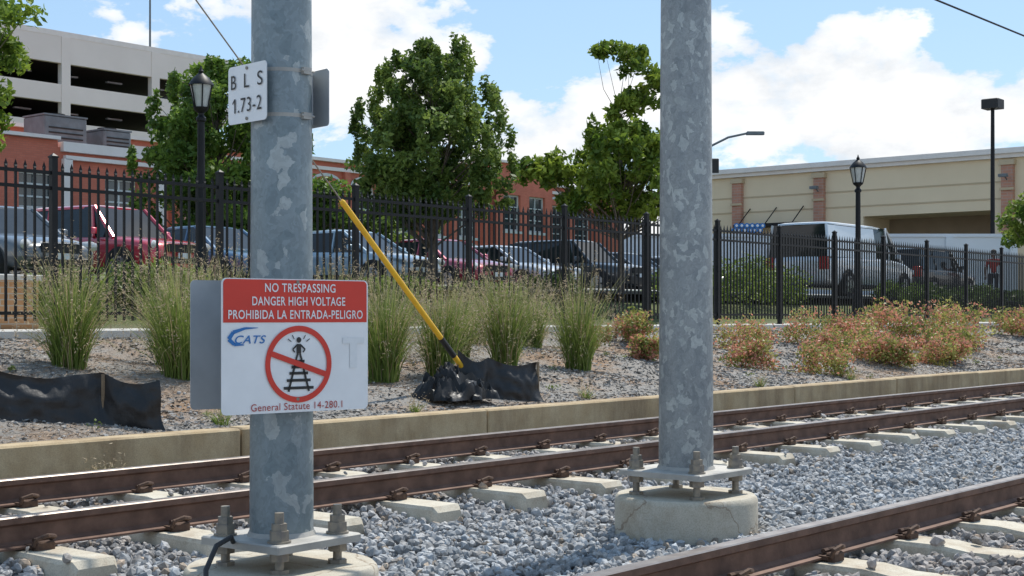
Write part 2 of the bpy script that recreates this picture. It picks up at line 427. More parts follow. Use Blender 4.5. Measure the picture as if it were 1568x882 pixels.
npmesh('slope_pebbles',a,f,M['stone'],c_)

# ---------------------------------------------------------------- catenary poles
def pole(u,v,ztop,fz,pz,r0,r1,side,fr,mat,rot,h=9):
    E=empty('catenary_pole',(u,v,0))
    mb=MB()
    pr=[(fr*1.0,-.6),(fr,fz-.035),(fr*.985,fz-.012),(fr*.955,fz)]
    mb.lathe(pr,64); mb.build('concrete_foundation',[M['fdn']],E,smooth=True)
    mb=MB(); th=.036
    T=RT((0,0,0),rot)
    mb.box((0,0,pz-th/2),(side,side,th),0,T,ch=.006)
    mb.cyl((0,0,pz-.001),r0+.012,.02,40,0,r0+.002)
    mb.build('base_plate',[M['plate']],E)
    mb=MB(); k=side/2-.075
    for a in(-1,1):
        for b_ in(-1,1):
            x,y=a*k,b_*k
            mb.cyl((x,y,fz-.02),.02,pz-fz+.02,12,0,T=T)
            mb.cyl((x,y,fz+.0),.042,.018,6,0,T=T)
            mb.cyl((x,y,pz-th-.04),.042,.038,6,0,T=T)
            mb.cyl((x,y,pz+.001),.05,.008,20,0,T=T)
            mb.cyl((x,y,pz+.009),.042,.042,6,0,T=T)
            mb.cyl((x,y,pz+.051),.034,.03,6,0,T=T)
            mb.cyl((x,y,pz+.081),.02,.045,12,0,T=T)
    mb.build('anchor_bolts',[M['bolt']],E,smooth=True)
    mb=MB(); N=56
    prf=[(r0+(r1-r0)*t_/ (h),pz+t_) for t_ in np.linspace(0,h,12)]
    mb.lathe(prf,N); mb.build('steel_shaft',[mat],E,smooth=True)
    return E
E1=pole(4.083,4.747,9,-.085,.045,.138,.105,.49,.42,M['galvA'],math.radians(2))
E2=pole(7.08,4.62,9,-.054,.096,.161,.12,.57,.42,M['galvB'],math.radians(0))
E3=pole(4.6,10.2,9,.25,.40,.16,.12,.55,.42,M['galvB'],0,h=7.2)
for Ex,zz in((E1,5.1),(E2,5.1)):
    mb=MB()
    for sg,vt in((1,2.5),(-1,-2.15)):
        mb.tube([(0,0,zz+1.0),(0,sg*abs(vt),zz+.55)],.03,8); mb.tube([(0,0,zz-.1),(0,sg*abs(vt),zz+.5)],.025,8)
    mb.build('cantilever_arm',[M['galvB']],Ex)
for vc in(7.19,2.53):
    mb=MB()
    mb.tube([(-60,0,0),(220,0,0)],.012,6); mb.tube([(-60,0,.9),(4,0,.85),(30,0,.6),(60,0,.9),(220,0,.9)],.008,6)
    mb.build('overhead_contact_wire',[M['iron']],None,(0,vc,4.84))
mb=MB(); mb.tube([(-.25,.02,.04),(-.30,-.03,.07),(-.40,-.06,.05),(-.50,-.12,-.03),(-.56,-.2,-.12),(-.60,-.3,-.22)],.011,8)
mb.build('ground_cable',[M['blackpl']],E1,smooth=True)
mb=MB()
for zz in(2.045,1.852):
    mb.lathe([(.128,zz-.008),(.132,zz-.008),(.132,zz+.008),(.128,zz+.008)],48)
    mb.box((.02,-.137,zz),(.045,.02,.028)); mb.tube([(-.01,-.143,zz),(.06,-.143,zz)],.005,6)
for zz in(1.07,.70):
    mb.lathe([(.131,zz-.008),(.136,zz-.008),(.136,zz+.008),(.131,zz+.008)],48)
mb.build('clamp_bands',[M['plate']],E1)

# ---------------------------------------------------------------- lettering + signs
def text(body,w,h,mat,parent,x,y,z=.004,off=.012,shear=0,name='lettering'):
    cu=bpy.data.curves.new(name,'FONT'); cu.body=body; cu.size=1; cu.align_x='CENTER'; cu.align_y='CENTER'
    cu.offset=off; cu.shear=shear; cu.space_character=1.08
    ob=bpy.data.objects.new('t',cu); COL.objects.link(ob)
    bpy.context.view_layer.update()
    dg=bpy.context.evaluated_depsgraph_get()
    me=bpy.data.meshes.new_from_object(ob.evaluated_get(dg)); bpy.data.objects.remove(ob)
    co=np.empty(len(me.vertices)*3,np.float32); me.vertices.foreach_get('co',co); co=co.reshape(-1,3)
    mn,mx=co.min(0),co.max(0)
    co[:,0]=(co[:,0]-(mn[0]+mx[0])/2)*w/(mx[0]-mn[0]); co[:,1]=(co[:,1]-(mn[1]+mx[1])/2)*h/(mx[1]-mn[1]); co[:,2]=0
    me.vertices.foreach_set('co',co.ravel()); me.materials.clear(); me.materials.append(mat); me.name=name
    o=bpy.data.objects.new(name,me); o.location=(x,y,z); return link(o,parent)
def roundrect(w,h,r,th,n=5):
    pts=[]
    for cx,cy,a0 in((w/2-r,h/2-r,0),(-w/2+r,h/2-r,90),(-w/2+r,-h/2+r,180),(w/2-r,-h/2+r,270)):
        for i in range(n+1):
            a=math.radians(a0+90*i/n); pts.append((cx+r*math.cos(a),cy+r*math.sin(a)))
    N=len(pts); vs=[(a,b_,-th) for a,b_ in pts]+[(a,b_,0) for a,b_ in pts]
    return vs,[(i,(i+1)%N,N+(i+1)%N,N+i) for i in range(N)],tuple(range(N-1,-1,-1)),tuple(range(N,2*N))
def signframe(name,pos,xdir):
    X=Vector((xdir[0],xdir[1],0)).normalized(); Y=Vector((0,0,1)); Z=X.cross(Y)
    E=bpy.data.objects.new(name,None); COL.objects.link(E); E.empty_display_size=.1
    mw=Matrix((X,Y,Z)).transposed().to_4x4(); mw.translation=pos; E.matrix_world=mw; return E
def warning_sign(pos,xd):
    E=signframe('no_trespassing_sign',pos,xd)
    mb=MB(); vs,sd,bk,fr=roundrect(.715,.56,.022,.003)
    mb.add(vs,sd+[bk],1); mb.add(vs,[fr],0); mb.build('panel',[M['white'],M['alum']],E)
    w,h,r=.70,.178,.018; pts=[(-w/2,-h/2),(w/2,-h/2)]
    for cx,a0 in((w/2-r,0),(-w/2+r,90)):
        for i in range(6):
            a=math.radians(a0+18*i); pts.append((cx+r*math.cos(a),h/2-r+r*math.sin(a)))
    mb=MB(); mb.add([(a,b_+.187,.002) for a,b_ in pts],[tuple(range(len(pts)))]); mb.build('red_header',[M['red']],E)
    text('NO TRESPASSING',.345,.037,M['txtw'],E,.015,.243)
    text('DANGER HIGH VOLTAGE',.455,.037,M['txtw'],E,.01,.187)
    text('PROHIBIDA LA ENTRADA-PELIGRO',.655,.037,M['txtw'],E,0,.131)
    text('General Statute 14-280.1',.445,.030,M['txtr'],E,0,-.254,off=.0)
    text('CATS',.145,.034,M['blue'],E,-.225,.028,off=.01,shear=.3,name='logo')
    mb=MB()
    ps=[(-.255,.006,.002),(-.30,.008,.007),(-.325,.03,.009),(-.305,.058,.008),(-.25,.074,.005),(-.19,.076,.001)]
    for i in range(len(ps)-1):
        a,b_=ps[i],ps[i+1]; d=Vector((b_[0]-a[0],b_[1]-a[1])).normalized(); nx,ny=-d.y,d.x
        mb.add([(a[0]+nx*a[2],a[1]+ny*a[2],.0035),(a[0]-nx*a[2],a[1]-ny*a[2],.0035),(b_[0]-nx*b_[2],b_[1]-ny*b_[2],.0035),(b_[0]+nx*b_[2],b_[1]+ny*b_[2],.0035)],[(0,1,2,3)])
    mb.build('logo_swoosh',[M['blue']],E)
    cx,cy=.005,-.078
    mb=MB(); N=64; ro,ri=.162,.138
    vs=[(cx+ro*math.cos(2*math.pi*i/N),cy+ro*math.sin(2*math.pi*i/N),.005) for i in range(N)]+[(cx+ri*math.cos(2*math.pi*i/N),cy+ri*math.sin(2*math.pi*i/N),.005) for i in range(N)]
    mb.add(vs,[(i,(i+1)%N,N+(i+1)%N,N+i) for i in range(N)])
    T=Matrix.Translation((cx,cy,.0065))@Matrix.Rotation(math.radians(-19),4,'Z')
    mb.add([(-.145,-.012,0),(.145,-.012,0),(.145,.012,0),(-.145,.012,0)],[(0,1,2,3)],0,T)
    mb.build('prohibition_ring',[M['red']],E)
    mb=MB(); zf=.004
    def q(x0,y0,x1,y1,w):
        d=Vector((x1-x0,y1-y0)); d.normalize(); n_=Vector((-d.y,d.x))*w/2
        mb.add([(cx+x0+n_.x,cy+y0+n_.y,zf),(cx+x0-n_.x,cy+y0-n_.y,zf),(cx+x1-n_.x,cy+y1-n_.y,zf),(cx+x1+n_.x,cy+y1+n_.y,zf)],[(0,1,2,3)])
    q(-.012,.02,-.05,-.115,.010); q(.012,.02,.05,-.115,.010)
    for yy,w in((.012,.04),(-.012,.055),(-.038,.075),(-.068,.10),(-.1,.13)): q(-w/2-.008,yy,w/2+.008,yy,.012)
    zf=.0046
    q(0,.045,0,.085,.022); q(-.005,.045,-.014,.018,.009); q(.005,.045,.014,.018,.009)
    q(-.01,.08,-.03,.062,.007); q(-.03,.062,-.02,.05,.006); q(.01,.08,.03,.062,.007); q(.03,.062,.02,.05,.006)
    mb.add([(cx+.012*math.cos(a),cy+.102+.012*math.sin(a),zf) for a in np.linspace(0,2*math.pi,13)[:-1]],[tuple(range(12))])
    for a in(35,60,120,145):
        r_=math.radians(a); q(.045*math.cos(r_),.075+.035*math.sin(r_),.065*math.cos(r_),.075+.055*math.sin(r_),.004)
    mb.build('track_pictogram',[M['txtk']],E)
    mb=MB()
    for a in((.225,.005,.335,.032),(.262,-.10,.298,.0049)): mb.add([(a[0],a[1],.003),(a[2],a[1],.003),(a[2],a[3],.003),(a[0],a[3],.003)],[(0,1,2,3)])
    mb.build('faded_marking',[M['ghost']],E)
    mb=MB()
    for y in(.268,-.225): mb.cyl((0,y,0),.008,.006,6)
    mb.build('bolts',[M['bolt']],E)
    mb=MB()
    for y in(.2,-.17): mb.rng((-.05,y-.02,-.055),(.05,y+.02,-.0035))
    mb.build('bracket',[M['alum']],E)
    return E
warning_sign((4.005,4.556,.868),(.985,-.172))
warning_sign((4.140,4.938,.868),(-.985,.172))
def marker_sign(pos,xd):
    E=signframe('pole_number_sign',pos,xd)
    mb=MB(); vs,sd,bk,fr=roundrect(.285,.25,.018,.003)
    mb.add(vs,sd+[bk],1); mb.add(vs,[fr],0); mb.build('panel',[M['white'],M['alum']],E)
    for ch_,x in(('B',-.098),('L',.0),('S',.098)): text(ch_,.038,.060,M['txtk'],E,x,.055,off=.0)
    text('.73-2',.175,.062,M['txtk'],E,.022,-.048,off=0)
    mb=MB(); mb.add([(-.092,-.079,.004),(-.083,-.079,.004),(-.083,-.017,.004),(-.092,-.017,.004),(-.106,-.033,.004),(-.106,-.041,.004),(-.092,-.030,.004)],[(0,1,2,3),(3,4,5,6)]); mb.build('lettering',[M['txtk']],E)
    mb=MB()
    for y in(.108,-.108): mb.cyl((0,y,0),.007,.006,8)
    mb.build('bolts',[M['bolt']],E)
    mb=MB(); mb.add([(-.02,-.11,-.004),(.02,-.11,-.004),(.02,.11,-.004),(-.02,.11,-.004),(-.012,-.1,-.03),(.012,-.1,-.03),(.012,.1,-.03),(-.012,.1,-.03)],[(0,1,5,4),(1,2,6,5),(2,3,7,6),(3,0,4,7),(4,5,6,7)])
    mb.build('bracket',[M['alum']],E)
marker_sign((3.928,4.79,1.947),(-.086,-.996))
marker_sign((4.245,4.735,1.947),(.16,.987))

# ---------------------------------------------------------------- guy wire
E=empty('guy_wire',(11.44,10.12,.22))
d0=Vector((-6.66,.08,6.43))
mb=MB(); mb.tube([(0,0,.05),d0*.25,d0*.5,d0*.985],.007,6); mb.build('wire',[M['bolt']],E)
mb=MB(); mb.tube([d0*.02,d0*.292],.029,12); mb.tube([d0*.292,d0*.295],[.029,.02],12); mb.build('yellow_guard',[M['yellow']],E,smooth=True)
mb=MB(); mb.tube([d0*.055,d0*.085],.032,12); mb.build('dark_clamp',[M['blackpl']],E)
mb=MB(); mb.tube([(.05,0,-.3),(.0,0,.1)],.016,8)
mb.tube([(.02,-.22,-.22),(.02,-.22,.02),(.07,-.22,.11),(.16,-.22,.11),(.25,-.22,.03),(.31,-.22,-.2)],.020,8)
mb.tube([(.0,-.16,-.2),(-.02,-.16,.06),(-.06,-.17,.16)],.016,8)
mb.build('anchor_rods',[M['rustrod']],E,smooth=True)

# ---------------------------------------------------------------- silt fences
def silt(name,pts,h,posts,seed=0):
    E=empty(name,(pts[0][0],pts[0][1],0)); o=Vector(E.location)
    P=[];N=34
    for i in range(len(pts)-1):
        a,b_=pts[i],pts[i+1]
        for k in range(N):
            f=k/N; sag=.085*math.sin(math.pi*f)**1.3; P.append((a[0]+(b_[0]-a[0])*f,a[1]+(b_[1]-a[1])*f,sag,f))
    P.append((pts[-1][0],pts[-1][1],0,1)); rows=14; V=[]
    for i,(x,y,sag,f) in enumerate(P):
        hh=h-sag+.03*mnoise.noise(Vector((x*4,y*4,seed)))
        for j in range(rows):
            t_=j/(rows-1)
            fold=.035*mnoise.noise(Vector((x*5.5+t_*1.4,y*5.5,t_*2.2+seed)))+.022*mnoise.noise(Vector((x*13,y*13-t_*2,t_*5+seed)))
            w=fold+sag*.9*math.sin(math.pi*min(1,t_*1.15))+.02
            V.append((x-o.x-w*.35,y-o.y-w-.11*(1-t_)**4,float(gzs(x,y))-.04+t_*hh))
    Fq=[(i*rows+j,(i+1)*rows+j,(i+1)*rows+j+1,i*rows+j+1) for i in range(len(P)-1) for j in range(rows-1)]
    mb=MB(); mb.add(V,Fq); mb.build('fabric',[M['silt']],E,smooth=True,ang=180)
    mb=MB()
    for x,y in posts: mb.box((x-o.x,y-o.y-.035,float(gzs(x,y))+h/2-.12),(.022,.022,h+.12))
    mb.build('stakes',[M['wood']],E)
silt('silt_fence',[(5.3,10.75),(5.75,10.55),(6.72,10.05),(6.98,9.62)],.45,[(5.75,10.55),(6.72,10.05)],1)
silt('silt_fence',[(11.15,10.15),(11.4,9.93),(11.9,9.68)],.47,[(11.9,9.69)],5)
E=empty('crumpled_plastic_sheet',(10.80,9.82,float(gzs(10.80,9.82))))
for (cx_,cy_,sx,sy,hh,sd_) in((0,0,.34,.24,.24,1),(-.2,.08,.22,.2,.22,2),(.14,-.10,.22,.17,.17,3),(.03,.17,.24,.18,.34,4)):
    N1,N2=44,34; V=[]
    for i in range(N1):
        for j in range(N2):
            x=(i/(N1-1)-.5)*2; y=(j/(N2-1)-.5)*2
            q_=Vector((x*1.3,y*1.3,sd_*7.3))
            e=max(0,1-max(abs(x),abs(y))**2.5)
            rd=1-abs(mnoise.noise(q_*1.7))*2.2; rd2=1-abs(mnoise.noise(q_*4.1))*2
            hgt=hh*e**.6*(.25+.75*max(0,rd))+.05*rd2*e+.012
            jx=.3*mnoise.noise(q_*1.4+Vector((9,0,0))); jy=.3*mnoise.noise(q_*1.4+Vector((0,9,0)))
            V.append((cx_+(x+jx)*sx,cy_+(y+jy)*sy,hgt))
    mb=MB(); mb.add(V,[(i*N2+j,(i+1)*N2+j,(i+1)*N2+j+1,i*N2+j+1) for i in range(N1-1) for j in range(N2-1)])
    mb.build('fold',[M['bag']],E,smooth=True,ang=38)

# ---------------------------------------------------------------- iron fence
E=empty('iron_fence',(9.32,14.9,0)); s=2.44
mb=MB(); mr=MB(); mp=MB()
for n in range(-4,26):
    x=n*s
    mp.box((x,0,1.8),(.075,.075,2.12)); mp.box((x,0,2.868),(.092,.092,.02)); mp.add([(x-.04,-.04,2.878),(x+.04,-.04,2.878),(x+.04,.04,2.878),(x-.04,.04,2.878),(x,0,2.915)],[(0,1,4),(1,2,4),(2,3,4),(3,0,4)])
    mp.box((x,0,.845),(.13,.13,.012))
    for k in range(1,20):
        px=x+k*s/20; w=.0125
        mb.box((px,0,1.83),(2*w,2*w,1.78))
        mb.add([(px-w,-w,2.72),(px+w,-w,2.72),(px+w,w,2.72),(px-w,w,2.72),(px-w*1.9,0,2.745),(px+w*1.9,0,2.745),(px,0,2.81)],[(0,1,5,4),(3,2,5,4),(4,5,6)])
for zz in(2.68,2.50,1.03): mr.box((25.6,0,zz),(72,.034,.04))
mp.build('posts',[M['iron']],E); mb.build('pickets',[M['iron']],E); mr.build('rails',[M['iron']],E)

# ---------------------------------------------------------------- plants
def quads(c,L,W,flat=0):
    n=len(c); R=rotm(n); A=R[:,:,0]*L[:,None]; B=R[:,:,1]*W[:,None]
    return np.stack([c-A,c+B-A*.1,c+A,c-B-A*.1],1).reshape(-1,3)
def foliage(name,cents,rads,per,leaf,cA,cB,parent=None,loc=(0,0,0),extra=None):
    cs=[];cl=[]
    cA=np.array(cA);cB=np.array(cB)
    for i,(c,r) in enumerate(zip(cents,rads)):
        m_=max(8,int(per*rng.uniform(.6,1.3)))
        d=rng.normal(size=(m_,3)); d/=np.linalg.norm(d,axis=1)[:,None]
        rr=rng.random(m_)**.45
        p=np.array(c)+d*rr[:,None]*np.array(r)
        cs.append(p); t_=rng.random()
        tt=np.clip(t_+rng.normal(0,.18,m_),0,1)[:,None]
        cc=cA*(1-tt)+cB*tt
        cc*=rng.uniform(.8,1.2,(m_,1))
        if extra is not None:
            k=rng.random(m_)<extra[1]*(1.6*rng.random()); cc[k]=np.array(extra[0])*rng.uniform(.7,1.3,(k.sum(),1))
        cl.append(cc)
    c=np.concatenate(cs); cc=np.concatenate(cl); n=len(c)
    L=leaf*rng.uniform(.6,1.2,n)
    V=quads(c,L,L*rng.uniform(.38,.55,n))
    return npmesh(name,V,np.arange(n*4).reshape(-1,4),M['leaf'],np.repeat(cc,4,0),parent,loc)
def tree(u,v,base,prof,nclump,per,leaf,cA,cB,tr=.12,seed=0,cr=(.25,.5),trunktop=.8,lobes=None,name='shade_tree',gap=.42,spray=0,lean=(0,0)):
    global rng
    rng=np.random.default_rng(seed); rd=random.Random(seed)
    E=empty(name,(u,v,base))
    z0,z1=prof[0][0],prof[-1][0]
    zs=[p[0] for p in prof]; rs=[p[1] for p in prof]
    cents=[];rads=[]
    ph=[rd.uniform(0,6.28) for _ in range(6)]
    tries=0
    while len(cents)<nclump and tries<nclump*30:
        tries+=1
        z=rd.uniform(z0,z1); R=float(np.interp(z,zs,rs))
        if rd.random()>(R/max(rs))**1.1+.06: continue
        a=rd.uniform(0,2*math.pi)
        wob=1+.14*math.sin(2*a+ph[0]+z*1.1)+.12*math.sin(3*a+ph[1]-z*2.0)+.1*math.sin(5*a+ph[2]+z*3)
        k=(rd.random()**.5)*rd.uniform(.8,1.08)
        rr=R*wob*k
        c=(rr*math.cos(a),rr*math.sin(a),z+rd.uniform(-.1,.1))
        if math.sin(c[0]*2.6+ph[3])*math.sin(c[1]*2.6+ph[4])*math.sin(z*2.3+ph[5])>gap: continue
        r=rd.uniform(*cr)*(.55+.45*min(1,R/max(rs)))
        cents.append(c); rads.append((r,r,r*rd.uniform(.6,1.0)))
    for _ in range(spray):
        z=rd.uniform(z0+.2,z1-.35); R=float(np.interp(z,zs,rs)); a=rd.uniform(0,2*math.pi)
        rr=R*rd.uniform(.92,1.12); cents.append((rr*math.cos(a),rr*math.sin(a),z+.2)); q=rd.uniform(.09,.16); rads.append((q,q,q*2.6))
    if lobes:
        for (c,r,k) in lobes:
            for _ in range(k):
                d=Vector((rd.gauss(0,1),rd.gauss(0,1),rd.gauss(0,1))).normalized()*rd.random()**.5
                cents.append((c[0]+d.x*r[0],c[1]+d.y*r[0],c[2]+d.z*r[1])); q=rd.uniform(*cr)*.8; rads.append((q,q,q*.8))
    foliage('foliage',cents,rads,per,leaf,cA,cB,E)
    mb=MB(); ztop=z0+(z1-z0)*trunktop
    N=9; tp=[]
    for i in range(N):
        t_=i/(N-1); tp.append((.10*math.sin(t_*4+ph[0])*t_,.10*math.sin(t_*3+ph[1])*t_,-.1+t_*(ztop+.1)))
    mb.tube(tp,[tr*(1-.82*(i/(N-1))) *(1.25 if i==0 else 1) for i in range(N)],10)
    def limb(c):
        zb=max(z0*.75,c[2]-math.hypot(c[0],c[1])*.8-.3); zb=min(zb,ztop)
        t_=min(1,max(0,zb/ztop)); k=min(N-1,int(t_*(N-1)))
        p0=Vector(tp[k]); p0.z=zb
        p2=Vector(c); p1=(p0+p2)/2+Vector((rd.uniform(-.1,.1),rd.uniform(-.1,.1),-.08))
        rb=tr*.30*(1-.6*t_)
        mb.tube([p0,p1,p2],[rb,rb*.6,rb*.22],5)
    for c in cents[::3]: limb(c)
    if lobes:
        for (c,r,k) in lobes: limb(c)
    mb.build('trunk_and_limbs',[M['bark']],E,smooth=True)
    return E
GA=(.07,.12,.02);GB=(.20,.28,.05)
tree(23.3,22.0,1.53,[(1.3,.4),(1.8,1.25),(2.5,1.68),(3.3,1.7),(4.1,1.42),(4.8,1.0),(5.3,.65),(5.6,.25)],245,135,.072,(.06,.115,.022),(.23,.31,.065),.11,3,cr=(.2,.38),name='maple_tree',gap=.46,spray=90)
tree(24.6,17.7,1.3,[(1.75,.45),(2.1,1.2),(2.7,1.4),(3.3,1.1),(3.7,.6),(4.0,.25)],110,95,.085,(.09,.16,.02),(.29,.37,.05),.09,11,cr=(.2,.34),trunktop=.95,gap=.34,spray=15,
     lobes=[((-1.05,1.25,2.75),(.55,.42),24),((-.7,.8,2.1),(.45,.3),10),((.25,-.3,4.35),(.4,.42),12),((.1,-.15,5.2),(.33,.38),8),((.5,-.6,4.8),(.3,.3),7),((.75,-.9,3.6),(.6,.6),20),((-.2,.25,5.3),(.25,.15),3),((.8,-.95,2.4),(.5,.4),14)],name='young_oak_tree')
tree(25.2,31.9,1.56,[(1.0,1.3),(2.2,2.2),(3.6,2.4),(4.8,2.1),(5.8,1.4),(6.6,.4)],260,140,.10,(.065,.13,.02),(.20,.31,.05),.14,21,cr=(.32,.55),name='maple_tree',gap=.45,spray=30,lobes=[((2.0,-2.2,2.5),(.75,.7),20)])
tree(11.3,20.7,1.5,[(2.0,.5),(2.6,1.0),(3.4,1.3),(4.1,1.1),(4.7,.3)],85,110,.075,(.09,.16,.02),(.26,.35,.05),.09,31,cr=(.2,.35),name='shade_tree')
tree(45.5,16.2,1.2,[(1.9,.4),(2.3,1.0),(3.0,1.2),(3.6,.9),(4.2,.3)],80,110,.10,(.09,.16,.025),(.28,.36,.07),.1,41,cr=(.28,.42),name='shade_tree')
tree(27.8,28.6,1.56,[(.5,.7),(1.1,1.1),(1.8,1.0),(2.4,.4)],45,110,.10,GA,GB,.08,51,cr=(.3,.5),name='shade_tree')
rng=np.random.default_rng(99)

def grass(u,v,h,sp_,nb=620):
    z=float(gzs(u,v))-.03
    n=nb; a=rng.uniform(0,2*math.pi,n); r0=rng.random(n)**.7*.17*sp_
    lean=rng.random(n)**.85*.58*sp_; H=h*rng.uniform(.40,1.05,n)*(1-.16*lean); a2=a+rng.normal(0,.7,n)
    w=rng.uniform(.0025,.0052,n); K=7
    t_=np.linspace(0,1,K)[None,:]
    x=(r0*np.cos(a))[:,None]+(lean*np.cos(a2))[:,None]*t_**1.6
    y=(r0*np.sin(a))[:,None]+(lean*np.sin(a2))[:,None]*t_**1.6
    droop=rng.uniform(0,.34,n)[:,None]*h
    zz=H[:,None]*t_-droop*t_**4
    ww=w[:,None]*(1-t_**2)+.0008
    pa=rng.uniform(0,math.pi,n); px=np.cos(pa)[:,None]*ww; py=np.sin(pa)[:,None]*ww
    P=np.stack([np.stack([x-px,y-py,zz],-1),np.stack([x+px,y+py,zz],-1)],2).reshape(n,-1,3)
    V=P.reshape(-1,3)
    f0=np.array([(2*i,2*i+1,2*i+3,2*i+2) for i in range(K-1)])
    Fq=(f0[None]+2*K*np.arange(n)[:,None,None]).reshape(-1,4)
    g=rng.random(n)[:,None]; base=np.array([.10,.17,.03])*(1-g)+np.array([.28,.35,.08])*g
    tipc=np.array([.50,.42,.24])
    tt=np.clip((t_-.62)/.38,0,1)[0]
    C=np.repeat((base[:,None,:]*(1-.75*tt[None,:,None])+tipc*.75*tt[None,:,None]),2,axis=1)
    dead=rng.random(n)<.14; C[dead]=np.array([.42,.33,.19])
    ns=int(n*.34); ids=rng.choice(n,ns,replace=False)
    tips=np.stack([x[ids,-1],y[ids,-1],zz[ids,-1]],-1); m_=11
    sc=tips[:,None,:]+rng.normal(0,1,(ns,m_,3))*np.array([.013,.013,.065])
    sc=sc.reshape(-1,3); L=rng.uniform(.010,.022,len(sc)); Q=quads(sc,L,L*.22)
    Cs_=np.repeat(np.array([[.50,.40,.27]])*rng.uniform(.7,1.2,(len(sc),1)),4,0)
    V2=np.concatenate([V,Q]); F2=np.concatenate([Fq,np.arange(len(Q)).reshape(-1,4)+len(V)])
    C2=np.concatenate([C.reshape(-1,3),Cs_])
    npmesh('ornamental_grass',V2,F2,M['blade'],C2,None,(u,v,z))
for u,v,h,q in[(7.81,12.2,1.3,.95),(8.80,11.75,1.5,1.1),(11.2,11.3,1.5,.95),(12.0,11.2,1.4,.85),(13.05,11.1,1.4,.85),(14.5,11.1,1.45,.95),
               (11.66,12.6,1.35,1),(10.25,12.9,1.3,1),(15.4,12.6,1.15,.8),(9.3,12.6,1.3,.9),(13.9,12.6,1.1,.8),(12.9,12.9,1.1,.8),(14.9,13.2,1.0,.7)]:
    grass(u,v,h,q,640 if v<12.3 else 430)
for u,v,h in[(7.6,9.6,.22),(9.9,9.55,.16),(12.7,9.6,.2),(14.6,9.7,.18),(6.1,9.0,.2),(16.4,9.55,.2),(12.1,10.3,.25),(19,9.55,.2)]:
    grass(u,v,h,.28,60)
def shrub(u,v,r,h,cA,cB,name='shrub',extra=None,k=26,per=95,leaf=.03):
    cents=[];rads=[]
    for i in range(k):
        a=random.uniform(0,6.28); q=random.random()**.5*r*.8; z=h*random.uniform(.12,.85)*(1-.35*(q/r)**2)
        cents.append((q*math.cos(a),q*math.sin(a),z)); w=random.uniform(.28,.5)*r; rads.append((w,w,min(w*.8,h*.3)))
    foliage(name,cents,rads,per,leaf,cA,cB,None,(u,v,float(gzs(u,v))),extra)
RC=(.56,.25,.17)
for x,v,r,h in[(18.6,11.0,.45,.5),(20.4,12.2,.6,.7),(21.0,11.0,.45,.5),(19.2,10.1,.5,.5),(23.0,12.3,.65,.75),(21.5,10.3,.5,.55),(22.6,11.2,.6,.6),(23.6,12.0,.55,.7),(21.6,10.1,.4,.45),(26.5,12.6,.8,.8),(23.7,10.2,.5,.55),(29.6,12.6,.85,.85),(24.3,10.35,.45,.5),(25.4,11.2,.6,.55),(27.2,11.3,.6,.6),(33.5,12.5,.7,.7),(16.6,11.5,.28,.4),(18.0,12.7,.4,.55),(36,12.9,.7,.7),(16.8,12.6,.3,.5)]:
    shrub(x,v,r,h,(.15,.19,.045),(.42,.40,.12),'nandina_shrub',(RC,.5),leaf=.032 if x<24 else .042)
for x,v,r,h in[(10.6,16.6,.6,.6),(12.0,16.9,.7,.6),(13.0,17.4,.6,.5),(17.0,17,.8,.45),(20,17.5,.8,.4),(23.3,18.6,.7,.5),(26,17.2,.9,.9),(27.6,17.2,.9,1.1),(29.4,17.4,1.0,1.2),(31.2,17.6,1.0,.9)]:
    shrub(x,v,r,h,(.07,.12,.02),(.23,.30,.06),'boxwood_shrub',None,30,110,.045)
def hedge(u0,u1,v,d,h,name='clipped_hedge'):
    cents=[];rads=[]
    k=int((u1-u0)*9)
    for i in range(k): cents.append((random.uniform(u0,u1)-u0,random.uniform(-d,d),random.uniform(.15,h-.15))); rads.append((.3,.25,.2))
    foliage(name,cents,rads,90,.06,(.05,.09,.02),(.13,.20,.04),None,(u0,v,gz(v)))
hedge(36,45.5,17.2,.5,.75); hedge(49,53,18.5,.6,.5)
cs=[];rs_=[]
for i in range(60):
    u=4+36*random.random()**1.5; v=random.uniform(9.5,14); cs.append((u,v,float(gzs(u,v))+.03)); q=random.uniform(.03,.1); rs_.append((q,q,q*.6))
foliage('weeds',cs,rs_,28,.018,(.10,.15,.03),(.22,.26,.07))
cs=[];rs_=[]
for i in range(260):
    u=random.uniform(60,330); cs.append((u,random.uniform(118,132)+.1*u,1.6+random.uniform(1,9))); q=random.uniform(2,4); rs_.append((q,q,q*.8))
foliage('distant_trees',cs,rs_,90,.55,GA,GB)

